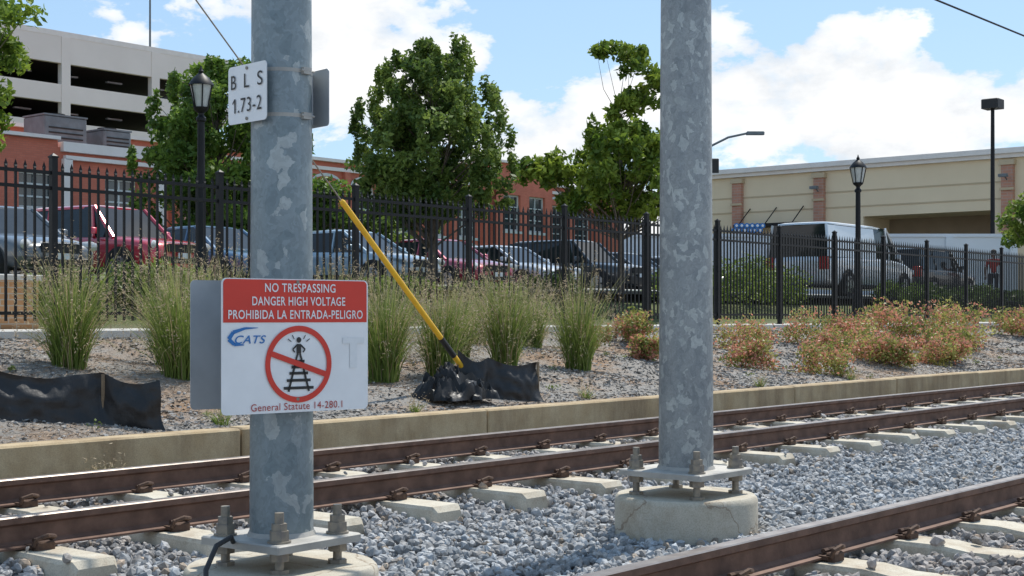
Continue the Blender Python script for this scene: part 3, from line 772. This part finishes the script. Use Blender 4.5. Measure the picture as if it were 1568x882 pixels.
# ---------------------------------------------------------------- buildings
def facade(E,O,A,N,S0,S1,Z0,Z1,ops,mats,depth=.25,mull=(2,3),nm='wall',arch=False):
    O=Vector(O);A=Vector(A);N=Vector(N)
    P=lambda s_,z,d=0:tuple(O+A*s_+N*d+Vector((0,0,z)))
    ss=sorted(set([S0,S1]+[o_[0] for o_ in ops]+[o_[1] for o_ in ops])); zs=sorted(set([Z0,Z1]+[o_[2] for o_ in ops]+[o_[3] for o_ in ops]))
    w=MB(); g=MB(); fr=MB()
    for i in range(len(ss)-1):
        for j in range(len(zs)-1):
            cs_,cz=(ss[i]+ss[i+1])/2,(zs[j]+zs[j+1])/2
            if any(o_[0]<cs_<o_[1] and o_[2]<cz<o_[3] for o_ in ops): continue
            w.add([P(ss[i],zs[j]),P(ss[i+1],zs[j]),P(ss[i+1],zs[j+1]),P(ss[i],zs[j+1])],[(0,1,2,3)])
    for a,b_,c_,d_ in ops:
        for q in([P(a,c_),P(a,d_),P(a,d_,depth),P(a,c_,depth)],[P(b_,c_),P(b_,d_),P(b_,d_,depth),P(b_,c_,depth)],[P(a,d_),P(b_,d_),P(b_,d_,depth),P(a,d_,depth)],[P(a,c_),P(b_,c_),P(b_,c_,depth),P(a,c_,depth)]): w.add(q,[(0,1,2,3)])
        g.add([P(a,c_,depth),P(b_,c_,depth),P(b_,d_,depth),P(a,d_,depth)],[(0,1,2,3)])
        def bar(s0,s1,z0,z1):
            vs=[P(s_,z,dd) for dd in(depth-.07,depth-.004) for s_,z in((s0,z0),(s1,z0),(s1,z1),(s0,z1))]
            fr.add(vs,[(0,1,2,3),(0,1,5,4),(1,2,6,5),(2,3,7,6),(3,0,4,7)])
        if mull:
            t_=.10
            bar(a,a+t_,c_,d_); bar(b_-t_,b_,c_,d_); bar(a+t_,b_-t_,d_-t_,d_); bar(a+t_,b_-t_,c_,c_+t_)
            for k in range(1,mull[0]): x_=a+(b_-a)*k/mull[0]; bar(x_-.03,x_+.03,c_+t_,d_-t_)
            xs=[a+t_]+[a+(b_-a)*k/mull[0] for k in range(1,mull[0])]+[b_-t_]
            for k in range(1,mull[1]):
                z_=c_+(d_-c_)*k/mull[1]
                for i in range(len(xs)-1): bar(xs[i]+(.03 if i else 0),xs[i+1]-(.03 if i<len(xs)-2 else 0),z_-.03,z_+.03)
            vs=[P(s_,z,dd) for dd in(-.06,.0) for s_,z in((a-.12,c_-.16),(b_+.12,c_-.16),(b_+.12,c_-.01),(a-.12,c_-.01))]
            fr.add(vs,[(0,1,2,3),(0,1,5,4),(1,2,6,5),(2,3,7,6),(3,0,4,7)])
            if arch:
                n_=8; m_=(a+b_)/2; R=(b_-a)/2+.1
                for i in range(n_):
                    t0,t1=math.pi*i/n_,math.pi*(i+1)/n_
                    pp=[(m_+R*math.cos(t0),d_+.02+.35*math.sin(t0)),(m_+R*math.cos(t1),d_+.02+.35*math.sin(t1)),(m_+(R+.14)*math.cos(t1),d_+.02+.5*math.sin(t1)),(m_+(R+.14)*math.cos(t0),d_+.02+.5*math.sin(t0))]
                    vs=[P(s_,z,-.05) for s_,z in pp]; fr.add(vs,[(0,1,2,3)])
    w.build(nm,[mats[0]],E); 
    if ops:
        g.build('window_glass',[mats[1]],E)
        if mull: fr.build('window_frames',[mats[2]],E)
E=empty('red_brick_mill_building',(20,54,0))
ops=[]
for k in range(19):
    s0=1.6+k*2.7
    if s0<52: ops+=[(s0,s0+1.6,5.5,7.8),(s0,s0+1.6,2.4,4.7)]
facade(E,(0,0,0),(1,0,0),(0,1,0),0,55,1.4,8.9,ops,(M['brick'],M['glass'],M['winframe']),arch=True,mull=(3,4))
mb=MB(); mb.rng((0,.26,1.4),(55,18,8.7)); mb.build('volume',[M['brick']],E)
mb=MB(); mb.box((27.5,.1,8.98),(55.4,.7,.16)); mb.box((27.5,-.07,8.55),(55,.14,.18)); mb.build('coping',[M['coping']],E)
mb=MB()
for k in range(20): mb.box((1.0+k*2.7,-.12,5.0),(.36,.24,6.9))
mb.build('pilasters',[M['brick']],E)
facade(E,(42,-.6,0),(1,0,0),(0,1,0),0,5.2,1.4,9.9,[(.7,2.2,6.0,8.1),(3.0,4.5,6.0,8.1),(.7,2.2,2.6,4.9),(3.0,4.5,2.6,4.9)],(M['brick'],M['glass'],M['winframe']),nm='stair_block_wall')
mb=MB(); mb.rng((42,-.3,1.4),(47.2,6,9.85)); mb.build('stair_block',[M['brick']],E)
mb=MB(); mb.box((44.6,2.7,9.97),(5.6,7.0,.14)); mb.build('stair_block_coping',[M['coping']],E)
E=empty('red_brick_wing_building',(5,44,0))
ops=[]
for s0 in(24.6,21.2,17.8,14.4,11,7.6): ops+=[(s0,s0+1.4,4.7,6.0),(s0,s0+1.4,2.0,3.6)]
facade(E,(0,0,0),(1,0,0),(0,1,0),0,27.3,1.4,6.9,ops,(M['brick'],M['glass'],M['winframe']))
mb=MB(); mb.rng((0,.26,1.4),(27.3,9.9,6.8)); mb.build('volume',[M['brick']],E)
mb=MB(); mb.box((25.15,.1,6.92),(4.7,.6,.34)); mb.box((11.2,.1,7.2),(23.0,.6,.12)); mb.box((27.3,5,7.0),(.5,9.2,.19))
mb.box((25.15,-.1,6.55),(4.5,.18,.14)); mb.build('coping',[M['coping']],E)
mb=MB()
for s_ in(23.0,26.95): mb.box((s_,-.1,4.0),(.34,.18,5.0))
mb.box((25.2,-.25,3.95),(2.6,.5,.18)); mb.build('white_trim',[M['coping']],E)
mb=MB(); mb.rng((0,.0,6.9),(22.7,.3,7.13)); mb.build('parapet',[M['brick']],E)
for (x,y,w,h) in((24.1,2.4,1.75,1.45),(26.3,2.4,1.2,1.15)):
    mb=MB(); mb.box((0,0,h/2),(w,1.4,h),ch=.04)
    for k in range(5): mb.box((0,-.71,.3+k*h/8),(w*.8,.03,.05),1)
    mb.box((0,0,h+.03),(w*1.02,1.45,.06)); mb.cyl((0,0,h+.06),.35,.1,20,1)
    mb.build('rooftop_air_conditioner',[M['ac'],M['dark']],None,(5+x,44+y,6.8))
E=empty('parking_deck_building',(20,95,0)); mb=MB(); dk=MB(); lt=MB()
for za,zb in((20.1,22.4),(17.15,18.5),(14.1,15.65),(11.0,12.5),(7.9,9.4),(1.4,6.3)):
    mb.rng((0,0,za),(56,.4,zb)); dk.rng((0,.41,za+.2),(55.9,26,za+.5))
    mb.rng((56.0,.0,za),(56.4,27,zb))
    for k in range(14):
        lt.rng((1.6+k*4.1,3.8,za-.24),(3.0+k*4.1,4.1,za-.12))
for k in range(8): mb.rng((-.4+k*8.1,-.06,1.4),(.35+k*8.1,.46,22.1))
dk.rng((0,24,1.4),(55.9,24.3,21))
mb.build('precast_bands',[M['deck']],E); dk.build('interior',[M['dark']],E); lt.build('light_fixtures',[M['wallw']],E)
mb=MB(); mb.rng((0,-.02,22.1),(56.4,.5,22.5)); mb.build('top_rail',[M['coping']],E)
mb=MB(); mb.cyl((0,0,0),.09,13,8,0,.05); mb.build('antenna_mast',[M['ac']],None,(69.5,97,22.2))
E=empty('beige_retail_building',(67,45,0))
A=(0,-1,0);N=(1,0,0)
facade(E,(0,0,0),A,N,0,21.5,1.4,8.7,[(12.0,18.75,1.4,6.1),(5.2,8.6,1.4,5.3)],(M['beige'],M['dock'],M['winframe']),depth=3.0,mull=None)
mb=MB(); mb.rng((3.05,-21.45,1.4),(40,0,8.6)); mb.rng((0.01,-21.5,1.4),(40,-21.46,8.7)); mb.rng((.01,-.05,1.4),(40,0,8.7)); mb.rng((0.02,-21.4,8.4),(3.1,-.05,8.6)); mb.build('volume',[M['beige']],E)
mb=MB(); mb.rng((-.35,-21.85,8.75),(40,.35,9.0)); mb.rng((-.2,-21.7,8.55),(40,.2,8.75)); mb.build('cornice',[M['coping']],E)
mb=MB()
for s_ in(4.7,9.6,19.5): mb.rng((-.28,-s_-.28,1.4),(0,-s_+.28,8.2)); 
mb.rng((-.28,-21.5,1.4),(0,-20.9,8.2)); mb.build('brick_pilasters',[M['brickb']],E)
mb=MB()
for s_ in(4.7,9.6,19.5): mb.rng((-.36,-s_-.36,8.2),(0,-s_+.36,8.45)); mb.rng((-.36,-s_-.34,7.0),(-.28,-s_+.34,7.12))
for za in(7.4,6.6): 
    for a,b_ in((.1,4.4),(5.0,9.3),(9.9,19.2)): mb.rng((-.03,-b_,za),(0,-a,za+.07))
mb.build('trim_bands',[M['beige2']],E)
mb=MB(); mb.rng((-1.3,-8.9,5.75),(0,-5.1,5.9))
for s_ in(5.4,7.0,8.6): mb.tube([(-1.2,-s_,5.9),(-.02,-s_,6.8)],.03,6)
mb.build('canopy',[M['iron']],E)
mb=MB()
for s_ in(9.6,19.5): mb.tube([(-.3,-s_,7.5),(-.7,-s_,7.7)],.03,6); mb.box((-.75,-s_,7.66),(.25,.4,.14))
mb.build('wall_lamps',[M['ac']],E)
mb=MB()
for s_ in(13.6,16.3): mb.rng((2.9,-s_-1.1,1.45),(2.99,-s_+1.1,4.6))
mb.build('loading_doors',[M['dark']],E)
d=Vector((59.5-49,22.5-34.9,0)); Lw=d.length; rz=math.atan2(d.y,d.x)
mb=MB(); mb.rng((0,-.1,0),(Lw,.1,2.85)); mb.rng((-.05,-.16,2.85),(Lw+.05,.16,2.98))
for k in range(7): mb.rng((k*Lw/6-.15,-.2,0),(k*Lw/6+.15,-.101,2.84))
mb.build('pale_screen_wall',[M['wallw']],None,(49,34.9,1.5),rot=rz)
mb=MB()
for i in range(6):
    for j in range(2):
        T=Matrix.Translation((i*.22+.1*j,0,j*.2))@Matrix.Rotation(math.pi/2,4,'X'); mb.cyl((0,0,-.03),.11,.06,18,0,T=T); mb.cyl((0,0,.031),.055,.01,14,1,T=T)
mb.build('blue_circle_sign',[M['blue'],M['txtw']],None,(51.8,31.4,4.62),rot=rz)
E=empty('brick_planter',(8.2,16.2,0)); mb=MB(); mb.rng((-2.5,-.2,.75),(1.6,.2,1.44)); mb.rng((1.2,.2,.75),(1.6,2.2,1.44)); mb.build('brick_wall',[M['brickp']],E)
mb=MB(); mb.box((-.45,0,1.475),(4.2,.5,.07),ch=.01); mb.build('cap',[M['walk']],E)

# ---------------------------------------------------------------- lamps
def lantern_post(u,v,H=3.95,base=None):
    b0=gz(v) if base is None else base
    E=empty('ornate_street_lamp',(u,v,b0)); mb=MB()
    mb.lathe([(.19,-.05),(.19,.12),(.16,.16),(.13,.35),(.12,.6),(.09,.66),(.075,.75),(.06,H-.95),(.085,H-.93),(.085,H-.88),(.05,H-.84),(.05,H-.80),(.12,H-.74),(.13,H-.70)],16)
    mb.lathe([(.215,H-.33),(.20,H-.29),(.13,H-.20),(.06,H-.14),(.035,H-.12),(.045,H-.09),(.02,H-.05),(.008,H)],16)
    for k in range(6):
        a=k*math.pi/3; mb.tube([(.12*math.cos(a),.12*math.sin(a),H-.71),(.20*math.cos(a),.20*math.sin(a),H-.32)],.012,5)
    mb.build('post',[M['iron']],E,smooth=True)
    mb=MB(); mb.lathe([(.105,H-.70),(.185,H-.33)],16); mb.build('lantern',[M['lampgl']],E,smooth=True)
lantern_post(15.0,19.5,3.72); lantern_post(32.8,16.3,4.1); lantern_post(35.2,46.7,3.9)
def box_light(u,v,H):
    E=empty('parking_lot_light',(u,v,1.55)); mb=MB(); mb.cyl((0,0,0),.11,H,12,0,.08); mb.box((0,0,.3),(.6,.6,.6),1); mb.build('pole',[M['iron'],M['walk']],E)
    mb=MB(); mb.box((0,0,H+.2),(.75,.75,.42),ch=.03); mb.build('luminaire',[M['blackpl']],E)
box_light(60.9,23.9,8.5)
E=empty('cobra_head_street_lamp',(42.6,27.1,1.55)); R_=Vector((.6437,-.7653,0))
mb=MB(); mb.cyl((0,0,0),.1,5.6,12,0,.07); mb.tube([(0,0,5.3),R_*.9+Vector((0,0,5.75)),R_*1.6+Vector((0,0,5.9))],.04,8); mb.build('pole',[M['ac']],E)
T=RT(R_*1.85+Vector((0,0,5.9)),math.atan2(R_.y,R_.x)); mb=MB(); mb.box((0,0,0),(.62,.25,.13),0,T,ch=.03); mb.build('head',[M['ac']],E)
T=RT(R_*.42+Vector((0,0,4.75)),math.atan2(R_.y,R_.x)); mb=MB(); mb.box((0,0,0),(.28,.2,.5),0,T,ch=.02); mb.tube([(0,0,4.8),tuple(R_*.4+Vector((0,0,4.8)))],.03,6); mb.build('signal_box',[M['blackpl']],E)

# ---------------------------------------------------------------- vehicles
def paint(name,c):
    return pmat(name,c,tuple(x*.93 for x in c),2,.28,.25,coat=1.0)
def car(name,u,v,heading,L,W,H,kind,pm,z=1.61):
    E=empty(name,(u,v,z),heading); w=W/2; suv=kind=='suv'; van=kind=='van'
    belt=.93 if not suv else 1.05
    if van: belt=1.15
    if van: st=[(-.5,.90,.42,1.0),(-.485,.97,.3,belt),(-.3,1,.25,belt),(0,1,.25,belt),(.22,1,.25,belt),(.36,.98,.25,belt-.08),(.46,.92,.27,.92),(.5,.8,.36,.72)]
    elif suv: st=[(-.5,.86,.45,.95),(-.485,.95,.32,belt),(-.3,1,.25,belt),(0,1,.25,belt-.02),(.2,1,.25,belt-.04),(.36,.97,.25,belt-.10),(.465,.91,.28,.88),(.5,.8,.36,.72)]
    else: st=[(-.5,.80,.40,.80),(-.475,.92,.27,.95),(-.3,1,.2,.97),(0,1,.2,.93),(.2,1,.2,.91),(.35,.97,.2,.84),(.465,.89,.22,.72),(.5,.76,.32,.58)]
    V=[]
    for xs,ws,zb,zt in st:
        hw=w*ws; x=xs*L
        hs=[(.0,zb),(hw*.88,zb),(hw*.98,zb+.10),(hw,zb+(zt-zb)*.45),(hw*.985,zt-.12),(hw*.93,zt-.02),(hw*.6,zt+.02),(0,zt+.03)]
        ring=hs+[(-a,b_) for a,b_ in reversed(hs[1:-1])]
        V+= [(x,a,b_) for a,b_ in ring]
    n=14; fs=[]
    for i in range(len(st)-1):
        for k in range(n): fs.append((i*n+k,(i+1)*n+k,(i+1)*n+(k+1)%n,i*n+(k+1)%n))
    fs+=[tuple(range(n)),tuple(range((len(st)-1)*n+n-1,(len(st)-1)*n-1,-1))]
    mb=MB(); mb.add(V,fs); o_=mb.build('body',[pm],E,smooth=True,ang=70)
    md=o_.modifiers.new('s','SUBSURF'); md.levels=1; md.render_levels=2
    if van: bx=(-.485*L,.33*L); rx=(-.47*L,.16*L)
    elif suv: bx=(-.47*L,.24*L); rx=(-.42*L,.08*L)
    else: bx=(-.36*L,.26*L); rx=(-.20*L,.06*L)
    bw,rw=w*.93,w*.72
    if van: rw=w*.80
    zb,zt=belt-.06,H-.05
    gb=[(bx[0],-bw,zb),(bx[1],-bw*.93,zb-.04),(bx[1],bw*.93,zb-.04),(bx[0],bw,zb)]
    gr=[(rx[0],-rw,zt-.03),(rx[1],-rw,zt),(rx[1],rw,zt),(rx[0],rw,zt-.03)]
    mb=MB(); mb.add(gb+gr,[(0,1,5,4),(1,2,6,5),(2,3,7,6),(3,0,4,7),(4,5,6,7)]); mb.build('windows',[M['carglass']],E)
    mb=MB()
    cx=(rx[0]+rx[1])/2; hl=(rx[1]-rx[0])/2
    rp=[]
    for zz,k in((zt-.035,1.03),(zt+.01,1.02),(zt+.04,.93),(zt+.055,.7)):
        for a in range(20):
            t_=2*math.pi*a/20; c_,s_=math.cos(t_),math.sin(t_)
            c_=math.copysign(abs(c_)**.35,c_); s_=math.copysign(abs(s_)**.35,s_)
            rp.append((cx+hl*k*c_,rw*k*s_*1.01,zz))
    fs=[(r*20+i,r*20+(i+1)%20,(r+1)*20+(i+1)%20,(r+1)*20+i) for r in range(3) for i in range(20)]+[tuple(range(60,80)),tuple(range(19,-1,-1))]
    mb.add(rp,fs)
    for i in range(4):
        a,b_=Vector(gb[i]),Vector(gr[i]); mb.tube([a,b_],[.055,.04],6)
    for sg in(-1,1):
        ps=[.02] if not(suv or van) else [.12,-.22]
        if van: ps=[.17]
        for q in ps:
            xa=q*L; a=Vector((xa,sg*bw*.985,zb)); b_=Vector((min(max(xa-.05,rx[0]+.1),rx[1]-.05),sg*rw,zt-.02)); mb.tube([a,b_],.035,6)
        if van:
            mb.add([(bx[0]+.05,sg*(bw+.012),zb),(.02*L,sg*(bw+.012),zb),(.02*L,sg*(rw+.012),zt-.05),(bx[0]+.12,sg*(rw+.012),zt-.05)],[(0,1,2,3)])
        mb.box((bx[1]-.28*(1 if not van else 2.2)-.1,sg*(w+.06),belt+.06),(.12,.18,.13),ch=.02)
    mb.build('roof_and_pillars',[pm],E,smooth=True,ang=50)
    r=.32 if not(suv or van) else .36
    mw=MB()
    for xs in(-.31*L,.31*L):
        for sg in(-1,1):
            T=Matrix.Translation((xs,sg*(w-.09),r))@Matrix.Rotation(math.pi/2,4,'X')
            mw.cyl((0,0,-.105),r+.055,.205,28,2,T=T)
            T2=Matrix.Translation((xs,sg*(w-.075),r))@Matrix.Rotation(math.pi/2,4,'X')
            mw.cyl((0,0,-.11),r,.22,28,0,T=T2)
            mw.cyl((0,0,-.118),r*.64,.236,20,1,T=T2)
            for k in range(5):
                a=k*2*math.pi/5; T3=T2@Matrix.Rotation(a,4,'Z')
                mw.box((r*.42,0,0),(r*.2,r*.14,.242),2,T3)
    mw.build('wheels',[M['tyre'],M['rim'],M['blackpl']],E)
    fx=.5*L; fz=.66 if not(suv or van) else .80
    ml=MB()
    for sg in(-1,1):
        ml.lathe([(.02,-.04),(.11,-.02),(.13,0),(.1,.03),(.02,.05)],14,0,Matrix.Translation((fx-.13,sg*w*.70,fz))@Matrix.Rotation(sg*-.5,4,'Z')@Matrix.Rotation(math.pi/2,4,'Y')@Matrix.Diagonal((.75,1.5,1,1)))
        ml.box((-fx+.07,sg*w*.80,fz+.12),(.16,.26,.17 if not(suv or van) else .34),1,ch=.02)
    ml.build('lamps',[M['lens'],M['tail']],E,smooth=True)
    mg=MB(); mg.box((fx-.03,0,fz-.05),(.10,w*.85,.16),0,ch=.02); mg.box((fx-.03,0,fz-.29),(.12,w*1.25,.13),0,ch=.02)
    mg.box((fx-.0,0,fz+.045),(.06,w*.9,.02),1); mg.box((fx+.045,0,fz-.2),(.02,.32,.11),2); mg.box((-fx-.0,0,fz+.05),(.04,.32,.15),2)
    for sg in(-1,1):
        mg.box((.0,sg*(w+.002),.33),(L*.42,.02,.06),0)
        for q in(.12,-.13): mg.box((q*L,sg*(w+.003),belt-.16),(.16,.02,.025),1)
    mg.build('trim',[M['blackpl'],M['chrome'],M['wallw']],E)
    return E
H0=-math.pi/2
pr=paint('paint_red',(.52,.03,.05)); ps_=paint('paint_silver',(.50,.52,.54)); pb=paint('paint_blue',(.08,.16,.26)); pk=paint('paint_black',(.03,.035,.04))
pw=paint('paint_white',(.65,.66,.67)); plb=paint('paint_pale_blue',(.30,.40,.48)); pdr=paint('paint_maroon',(.38,.03,.06)); pg=paint('paint_dark_grey',(.12,.13,.14))
car('parked_sedan',14.3,24.9,H0,4.6,1.8,1.48,'sedan',pg)
car('parked_suv',17.3,25.6,H0+.12,4.4,1.82,1.68,'suv',pr)
car('parked_sedan',20.5,26.3,H0,4.6,1.8,1.45,'sedan',pb)
car('parked_sedan',23.7,25.0,H0+.1,4.5,1.8,1.45,'sedan',plb)
car('parked_sedan',27.8,26.0,H0-.1,4.6,1.8,1.45,'sedan',pdr)
car('parked_sedan',31.2,26.6,H0,4.6,1.8,1.42,'sedan',ps_)
car('parked_suv',34.6,26.6,H0+.05,4.7,1.88,1.72,'suv',pk)
car('parked_sedan',37.6,27.0,H0,4.6,1.8,1.45,'sedan',pg)
car('parked_sedan',40.8,26.8,H0,4.5,1.8,1.45,'sedan',pw)
car('parked_sedan',19.0,33.5,H0,4.5,1.8,1.45,'sedan',pw)
car('parked_sedan',24.6,33.8,H0,4.5,1.8,1.45,'sedan',ps_)
car('parked_van',37.2,18.9,.03,6.0,1.98,2.05,'van',paint('paint_van_white',(.62,.65,.68)),z=gz(18.9)+.02)
car('parked_suv',46.5,20.6,0,4.8,1.9,1.72,'suv',pk,z=gz(20.6)+.03)
mb=MB(); mb.box((38,19.3,1.50),(44,3.8,.06)); mb.build('access_road',[M['asph']])

# ---------------------------------------------------------------- person
def person(u,v,head):
    E=empty('standing_person',(u,v,gz(v)+.03),head)
    def skin(name,pts,edges,rad,mat,root=0):
        me=bpy.data.meshes.new(name); me.from_pydata(pts,edges,[]); o=bpy.data.objects.new(name,me); link(o,E)
        o.modifiers.new('sk','SKIN'); 
        for i,r in enumerate(rad):
            me.skin_vertices[0].data[i].radius=r if isinstance(r,tuple) else (r,r)
        me.skin_vertices[0].data[root].use_root=True
        s_=o.modifiers.new('ss','SUBSURF'); s_.levels=1; s_.render_levels=2; me.materials.append(mat); return o
    skin('trousers',[(0,0,.95),(0,.10,.88),(.03,.11,.5),(-.02,.11,.1),(0,-.10,.88),(.05,-.11,.5),(.03,-.11,.1)],[(0,1),(1,2),(2,3),(0,4),(4,5),(5,6)],[(.14,.11),.09,.062,.055,.09,.062,.055],M['trouser'])
    skin('shirt',[(0,0,.95),(0,0,1.15),(0,0,1.36),(0,.18,1.40),(.02,.25,1.18),(0,-.18,1.40),(.02,-.25,1.18),(0,0,1.47)],[(0,1),(1,2),(2,3),(3,4),(2,5),(5,6),(2,7)],[(.15,.11),(.14,.10),(.16,.11),.065,.052,.065,.052,.06],M['shirt'])
    for sg in(-1,1):
        skin('forearm_and_hand',[(.02,sg*.245,1.2),(.06,sg*.26,1.08),(.12,sg*.25,.88),(.14,sg*.25,.80),(.15,sg*.235,.72),(.165,sg*.245,.71),(.15,sg*.26,.715),(.135,sg*.275,.73),(.18,sg*.22,.79)],[(0,1),(1,2),(2,3),(3,4),(3,5),(3,6),(3,7),(2,8)],[.045,.042,.028,.035,.009,.009,.009,.009,.010],M['skin'])
        mb=MB(); mb.box((.06,sg*.11,.04),(.27,.095,.08),ch=.02); mb.build('shoe',[M['shoe']],E)
    skin('head_and_neck',[(0,0,1.45),(0,0,1.53),(.01,0,1.60),(.015,0,1.68)],[(0,1),(1,2),(2,3)],[.055,.05,(.075,.085),(.075,.085)],M['skin'])
    mb=MB(); mb.lathe([(.01,-.06),(.10,-.04),(.105,.02),(.08,.07),(.02,.10)],16,c=(-.02,0,1.70)); mb.build('hair',[M['hair']],E,smooth=True)
    mb=MB(); mb.add([(.085,-.012,1.60),(.085,.012,1.60),(.11,0,1.605),(.085,0,1.655)],[(0,1,2),(1,3,2),(3,0,2)],0)
    for sg in(-1,1): mb.box((0,sg*.082,1.62),(.03,.015,.05),0); mb.box((.085,sg*.03,1.645),(.008,.02,.010),1)
    mb.box((.088,0,1.572),(.008,.045,.008),2); mb.build('face',[M['skin'],M['hair'],M['shirt']],E)
person(48.5,19.0,math.radians(200))

# ---------------------------------------------------------------- sky, sun
EL=math.radians(60); AZ=math.radians(8)
w=bpy.data.worlds.new('World'); S.world=w; w.use_nodes=True; nt=w.node_tree
bg=nt.nodes['Background']; bg.inputs[1].default_value=.145
sky=nn(nt,'ShaderNodeTexSky',sky_type='NISHITA'); sky.sun_disc=False; sky.sun_elevation=EL; sky.sun_rotation=math.pi/2-AZ
sky.air_density=1.0; sky.dust_density=.8; sky.ozone_density=2.0
tc=nn(nt,'ShaderNodeTexCoord').outputs['Generated']
mp=nn(nt,'ShaderNodeMapping'); mp.inputs['Scale'].default_value=(1,1,1.9); mp.inputs['Location'].default_value=(.35,.1,.0); nt.links.new(tc,mp.inputs[0])
n1=noise(nt,mp.outputs[0],6.5,11,.57,.1)
sp=nn(nt,'ShaderNodeSeparateXYZ'); nt.links.new(tc,sp.inputs[0])
mr=nn(nt,'ShaderNodeMapRange'); mr.inputs[1].default_value=0; mr.inputs[2].default_value=.6; mr.inputs[3].default_value=.12; mr.inputs[4].default_value=-.12
nt.links.new(sp.outputs[2],mr.inputs[0])
ad=nn(nt,'ShaderNodeMath',operation='ADD'); nt.links.new(n1.outputs[0],ad.inputs[0]); nt.links.new(mr.outputs[0],ad.inputs[1])
mask=ramp(nt,ad.outputs[0],[(.53,(0,0,0)),(.555,(.75,.75,.75)),(.60,(1,1,1))])
n2=noise(nt,mp.outputs[0],13,8,.6)
cl=ramp(nt,n2.outputs[0],[(.35,(5.6,5.85,6.15)),(.50,(6.9,7.0,7.1)),(.62,(7.9,7.9,7.9))])
skyl=mixc(nt,.45,sky.outputs[0],(3.2,5.2,7.4))
c=mixc(nt,mask,skyl,cl)
nt.links.new(c,bg.inputs[0])
ld=bpy.data.lights.new('sun','SUN'); ld.energy=5.0; ld.angle=math.radians(.5); ld.color=(1,.955,.87)
lo=bpy.data.objects.new('sun',ld); COL.objects.link(lo)
sd=Vector((math.cos(EL)*math.cos(AZ),math.cos(EL)*math.sin(AZ),math.sin(EL))); lo.rotation_euler=sd.to_track_quat('Z','Y').to_euler(); lo.location=(0,0,50)

S.view_settings.view_transform='Standard'; S.view_settings.look='None'; S.view_settings.exposure=0
cd=bpy.data.cameras.new('camera'); cd.lens=50; cd.sensor_width=36; cd.shift_y=.028; cd.clip_end=6000; cd.clip_start=.05
co=bpy.data.objects.new('camera',cd); COL.objects.link(co); co.location=(0,0,.99); co.rotation_euler=(math.pi/2,0,-(math.pi/2-TH)); S.camera=co
print('objects',len(bpy.data.objects))
